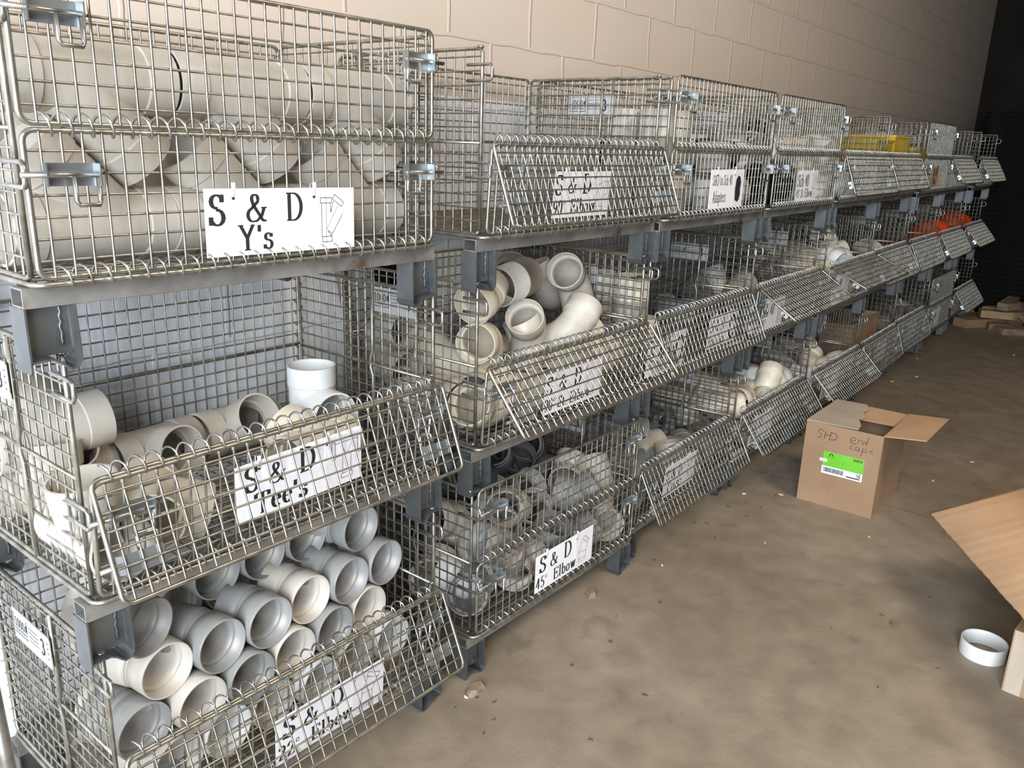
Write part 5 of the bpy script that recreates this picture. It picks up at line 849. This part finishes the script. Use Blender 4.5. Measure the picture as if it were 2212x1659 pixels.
# ---------------- things on the floor ----------------
def cardboard_box():
    r = empty('cardboard_box', (2.995, -.4095, 0), R(-.5))
    w, d, h, t = .385, .305, .352, .004
    b = MB(); x, y = w/2, d/2
    b.box(-x, -y, 0, -x+t, y, h); b.box(x-t, -y, 0, x, y, h); b.box(-x+t, -y, 0, x-t, -y+t, h); b.box(-x+t, y-t, 0, x-t, y, h); b.box(-x+t, -y+t, 0, x-t, y-t, t)
    b.build('box_body', M['card'], r)
    f = MB()   # closed dusty flap on the rack side with a torn edge
    out = [(-x, y), (x, y), (x, y-.13), (x-.06, y-.155), (x-.13, y-.15), (x-.19, y-.175), (x-.24, y-.165), (x-.29, y-.185), (x-.33, y-.20), (-x, y-.205)]
    f.poly(out, h, h+.004, lambda a, c, z: (a, c, z+ (y-c)*.02)); f.build('flap', M['card_dusty'], r)
    f = MB(); f.poly([(x-.005, y-.02), (x-.005, -y+.005), (x-.15, -y+.02), (x-.16, y-.03)], -.004, 0, lambda a, c, z: (a, c, h+z-(x-a)*.10-.002)); f.build('flap', M['card_in'], r)
    f = MB(); f.poly([(-x, -y), (x, -y), (x-.01, -y-.155), (-x+.012, -y-.150)], 0, .004, lambda a, c, z: (a, c, h+z+(-y-c)*.10)); f.build('flap', M['card_in'], r)
    f = MB(); f.poly([(-x+.004, y-.02), (-x+.004, -y+.006), (-x+.03, -y+.01), (-x+.03, y-.03)], -.004, 0, lambda a, c, z: (a, c, h+z-.02-(a+x)*1.5)); f.build('flap', M['card_in'], r)
    # front face (x = -w/2) is read with y decreasing to the right
    fn = lambda a, q, z: (-x-.0006-z, y-a, q)
    b = MB(); b.poly([(.130, 0.0), (.176, 0.0), (.176, .095), (.130, .095)], 0, .0003, fn); b.build('tape', M['tape'], r)
    b = MB(); b.poly([(.130, .265), (.176, .265), (.176, h), (.130, h)], 0, .0003, fn); b.build('tape', M['tape'], r)
    b = MB(); b.poly([(.085, .142), (.248, .142), (.248, .238), (.085, .238)], 0, .0006, fn); lb = b.build('shipping_label', M['paper'], r)
    b = MB(); b.poly([(.085, .176), (.248, .176), (.248, .238), (.085, .238)], .0006, .0009, fn); b.build('green_panel', M['green'], lb)
    b = MB(); b.poly([(.073, .193), (.103, .193), (.103, .206), (.073, .206)], .0010, .0014, fn); b.build('small_sticker', M['paper'], lb)
    b = MB(); rn = random.Random(2); xx = .093
    while xx < .172:
        ww = rn.choice((.001, .0015, .0025)); b.poly([(xx, .151), (xx+ww, .151), (xx+ww, .170), (xx, .170)], .0010, .0011, fn); xx += ww+rn.choice((.0008, .0014))
    write(b, '50', .224, .157, .015, fn, .0011, .16, .1); write(b, '040959', .205, .222, .011, fn, .0011, .2, .12, .9)
    pen(b, [(.186, .151), (.240, .151)], .004, .0045, fn, .0011); pen(b, [(.078, .200), (.098, .200)], .001, .0012, fn, .0016); pen(b, [(.166, .196), (.166, .203), (.170, .205)], .0016, .0016, fn, .0011)
    for q in ((.112, .226), (.120, .226)):
        b.poly([(q[0]-.004, .222), (q[0]+.001, .222), (q[0]+.005, .233), (q[0]+.001, .233)] if q[0] < .115 else [(q[0]+.003, .222), (q[0]+.008, .222), (q[0]+.001, .233), (q[0]-.003, .233)], .0010, .0011, fn)
    pen(b, [(.103, .218), (.132, .217)], .001, .0012, fn, .0011)
    b.build('label_print', M['ink'], lb)
    b = MB()
    def hw(pts, w=.0022): pen(b, pts, w, w, fn, .0004)
    hw([(.072,.318),(.066,.326),(.056,.326),(.052,.316),(.066,.304),(.064,.292),(.052,.289)]); hw([(.082,.322),(.079,.289)]); hw([(.078,.304),(.102,.309)]); hw([(.104,.323),(.100,.289)])
    hw([(.101,.322),(.120,.320),(.130,.308),(.122,.294),(.100,.289)])
    hw([(.184,.306),(.200,.311),(.202,.320),(.190,.323),(.182,.312),(.184,.298),(.206,.297)]); hw([(.212,.300),(.214,.318),(.226,.316),(.230,.300)]); hw([(.246,.306),(.238,.316),(.233,.306),(.244,.300),(.250,.336)])
    hw([(.196,.284),(.186,.286),(.184,.274),(.198,.270)]); hw([(.216,.284),(.206,.284),(.204,.272),(.218,.272),(.218,.284),(.221,.270)]); hw([(.230,.252),(.234,.286),(.248,.284),(.248,.272),(.233,.272)]); hw([(.272,.286),(.260,.280),(.274,.272)])
    b.build('handwriting', M['ink'], r)
    return tag(r, 'open brown cardboard box with S+D end cap handwriting and green label on the floor', 'box')
cardboard_box()
for i, (px, py, pz, zd) in enumerate([(2.88, -.42, .06, (0,0,1)), (3.0, -.44, .06, (0,0,1)), (3.11, -.40, .06, (0,0,1)), (2.95, -.33, .06, (0,0,1)), (3.07, -.49, .06, (0,0,1)), (2.92, -.47, .14, (.2,.3,1)), (3.05, -.42, .14, (0,-.3,1)), (2.95, -.36, .21, (-.3,-.3,1)), (3.05, -.47, .22, (.3,.3,1)), (2.90, -.48, .24, (-.4,.2,1))]):
    fitting('cap', 'pvc_white', frame((px, py, pz), zd, (1, 0, 0)), 'white end cap inside the open cardboard box', 'end caps inside the cardboard box')
# big carton mostly out of frame, its flap sloping down towards the rack
def big_box():
    u = Vector((-.850, -.526, 0)).normalized(); n = Vector((.466, -.752, 0)).normalized()
    Apt = Vector((2.365, -.815, .262)); hinge = Apt + Vector((.158, -.255, .116))/.32*.37
    ang = math.atan2(-u.y, -u.x)
    r = empty('cardboard_box', (hinge.x, hinge.y, 0), ang)
    h = hinge.z; L = 1.0; dd = .5; t = .005
    b = MB()   # local: +x = -u, so the box runs along -x; its depth goes along n = local -y
    b.box(-L, -dd, 0, 0, -dd+t, h); b.box(-L, -t, 0, 0, 0, h); b.box(-t, -dd, 0, 0, 0, h); b.box(-L, -dd, 0, -L+t, 0, h); b.box(-L, -dd, 0, 0, 0, t)
    b.build('box_body', M['card'], r)
    f = MB(); dz = .116/.32*.37; dy = .30/.32*.37; m = 60
    top = []; bot = []
    for i in range(m+1):                                        # gently ribbed sheet
        xx = -L*i/m; wv = .0005*math.sin(i*1.9)+.0009*math.sin(i*.55)
        top.append((xx, 0, h+wv)); bot.append((xx+.012*(0), dy*.95+ .0012*math.sin(i*2.3), h-dz+wv))
    vs = top+bot+[(a, c, z-.004) for a, c, z in top]+[(a, c, z-.004) for a, c, z in bot]; k = m+1; fs = []
    for i in range(m):
        fs += [(i, i+1, k+i+1, k+i), (2*k+i, 3*k+i, 3*k+i+1, 2*k+i+1), (k+i, k+i+1, 3*k+i+1, 3*k+i), (i, 2*k+i, 2*k+i+1, i+1)]
    fs += [(0, k, 3*k, 2*k), (m, 2*k+m, 3*k+m, k+m)]
    f.add(vs, fs, True); f.build('flap', M['card_in'], r)
    return tag(r, 'large brown carton at the right edge, its long flap sloping down towards the racks', 'box')
big_box()
def small_carton():
    r = empty('carton', (1.882, -1.157, 0), R(-6)); b = MB(); b.box(0, -.26, 0, .14, 0, .19); b.build('box_body', M['card'], r)
    b = MB(); b.box(-.001, -.045, .0, 0, -.004, .19); b.build('tape', M['card_dusty'], r)
    return tag(r, 'low carton with a pale taped corner under the large flap', 'box')
small_carton()
b = MB(); b.box(-.11, -.014, 0, .11, .014, .022)
o = b.build('wood_offcut', M['wood_light'], None, (1.80, -1.275, .0)); o.rotation_euler = (0, 0, R(5)); tag(o, 'pale wooden stick on the floor beside the white ring, at the right edge', 'wood')
o = fitting('ring', 'pvc_white', frame((2.035, -1.085, .048), (0, 0, 1), (1, 0, 0)), 'white plastic pipe ring lying on the floor at the right edge')
o.scale = (1.13, 1.13, 1.2)
# leaning board and pole
def bar(name, p0, p1, w, t, mat, label, cat):
    p0 = Vector(p0); p1 = Vector(p1); d = p1-p0; b = MB(); L = d.length; b.box(-w/2, -t/2, 0, w/2, t/2, L)
    o = b.build(name, M[mat]); o.location = p0; o.rotation_euler = d.to_track_quat('Z', 'Y').to_euler(); return tag(o, label, cat)
bar('board', (1.215, .531, .0), (.985, .538, 1.13), .034, .018, 'wood', 'weathered wooden board leaning on the wall behind the gap between the first two stacks', 'board')
b = MB(); b.tube([(-.135, .02, .0), (-.155, .03, .79)], .0115, 12); b.tube([(-.155, .03, .79), (-.155, .03, .80)], .014, 12)
tag(b.build('metal_pole', M['rod']), 'grey metal pole standing at the left of the bottom left basket', 'pole')
# black trays stacked at the end of the row
def tray():
    b = MB(); w, d, h = 1.16, 1.0, .040; rr = .10
    P = [(x, y) for x, y in rrect(-w/2, -d/2, w/2, d/2, rr, 5)]; Q = [(x, y) for x, y in rrect(-w/2+.02, -d/2+.02, w/2-.02, d/2-.02, rr-.015, 5)]
    m = len(P); vs = [(x, y, h) for x, y in P]+[(x, y, h-.014) for x, y in P]+[(x, y, h-.014) for x, y in Q]+[(x, y, 0) for x, y in Q]
    fs = [tuple(range(m)), tuple(reversed(range(3*m, 4*m)))]
    for q in range(3):
        for i in range(m): j = (i+1) % m; fs.append((q*m+i, q*m+j, (q+1)*m+j, (q+1)*m+i))
    b.add(vs, fs); return b
t0 = tray().build('black_tray', M['pvc_black']); first = True
for si, (x, y, nn) in enumerate([(8.62, -.33, 43), (8.70, -1.36, 43)]):
    for k in range(nn):
        o = t0 if first else t0.copy()
        if not first: C.objects.link(o)
        first = False
        o.location = (x+rnd.uniform(-.006, .006), y+rnd.uniform(-.006, .006), .0+k*.0425)
        tag(o, 'black plastic tray in the %s tall stack past the last basket' % ('nearer left', 'right hand')[si], 'tray', ('black trays in the left stack', 'black trays in the right stack')[si])
b = MB(); b.poly([(-.58+.58*0, 0)]+[(.58*math.cos(R(a)), .07*math.sin(R(a))) for a in range(0, 181, 15)][::-1], -.48, .48, lambda x, y, z: (z, x, y)) if False else b.tube([(-.5, 0, .0), (.5, 0, .0)], .02, 8)
# wood and cardboard scraps heaped at the foot of the trays
SC = 'wood scraps at the end of the row'
scr = random.Random(11)
SCR = []
for lay, (n, r0, z0) in enumerate(((17, 1.0, 0), (10, .62, .085), (6, .40, .165), (3, .2, .235))):
    for i in range(n):
        an = 6.283*(i+.5*lay)/n; rr = r0*scr.uniform(.55, 1.0); m = scr.choice(('wood', 'wood', 'wood', 'wood_light', 'card'))
        SCR.append((7.85-lay*.02+.42*rr*math.cos(an), -.62+.85*rr*math.sin(an), z0, scr.uniform(.18, .45), scr.uniform(.09, .16), scr.uniform(.05, .08), scr.uniform(0, 180), m))
for i, (x, y, z, L, w, h, a, m) in enumerate(SCR):
    b = MB(); b.box(-w/2, -L/2, 0, w/2, L/2, h)
    o = b.build('wood_scrap' if 'wood' in m else 'cardboard_scrap', M[m], None, (x, y, z)); o.rotation_euler = (R(scr.uniform(-3, 3)) if z else 0, 0, R(a))
    tag(o, '%s heaped before the black trays at the end of the row' % {'wood': 'old brown wood block', 'wood_light': 'pale wood block', 'card': 'brown cardboard scrap', 'card_in': 'light cardboard scrap'}[m], 'scrap', {'wood': 'brown wood blocks', 'wood_light': 'pale wood blocks', 'card': 'brown card scraps', 'card_in': 'light card scraps'}[m] + ' at the end of the row')
# grit, leaves and chips on the floor
grit = []
for k in range(3):
    b = MB(); q = random.Random(k); n = 6; s = .008
    P = [(s*q.uniform(.5, 1.1)*math.cos(6.283*i/n), s*.6*q.uniform(.5, 1.1)*math.sin(6.283*i/n)) for i in range(n)]
    b.poly(P, 0, .003+.001*k, lambda x, y, z: (x, y, z)); grit.append(b.build('dark_crumb' if k < 2 else 'pale_chip', M['debris'] if k < 2 else M['chip']))
q = random.Random(8); used = [False]*3
for i in range(130):
    k = 0 if i % 5 in (0, 1) else (1 if i % 5 in (2, 3) else 2)
    x = .5 + 6.2*q.random()**1.3; y = -1.9 + 1.85*q.random()
    if i < 40: x = .8+5.5*q.random(); y = -.02-.18*q.random()
    if 2.7 < x < 3.3 and -.75 < y < -.2: continue
    if 1.6 < x < 2.9 and y < -1.0: continue
    o = grit[k] if not used[k] else grit[k].copy()
    if used[k]: C.objects.link(o)
    used[k] = True
    s = q.uniform(.5, 1.5); o.scale = (s, s*q.uniform(.5, 1), 1); o.location = (x, y, 0); o.rotation_euler = (0, 0, q.uniform(0, 6.28))
    tag(o, ('small dark crumb scattered on the concrete floor' if k < 2 else 'small pale chip scattered on the concrete floor'), 'debris', 'dark crumbs on the floor' if k < 2 else 'pale chips on the floor')
for i, (x, y, s, a, lab) in enumerate([(.93, -.045, .03, 30, 'crumpled brown lump under the right foot of the first stack'), (1.55, -.02, .022, 10, 'brown lump beside the right foot of the second stack')]):
    b = MB(); n = 9; q2 = random.Random(i)
    P = [(s*q2.uniform(.8, 1.3)*math.cos(6.283*j/n), s*.7*q2.uniform(.7, 1.2)*math.sin(6.283*j/n)) for j in range(n)]
    b.poly(P, 0, .016, lambda x, y, z: (x*(1-z*18), y*(1-z*18), z)); o = b.build('dirt_lump', M['wood'], None, (x, y, 0)); tag(o, lab, 'debris')
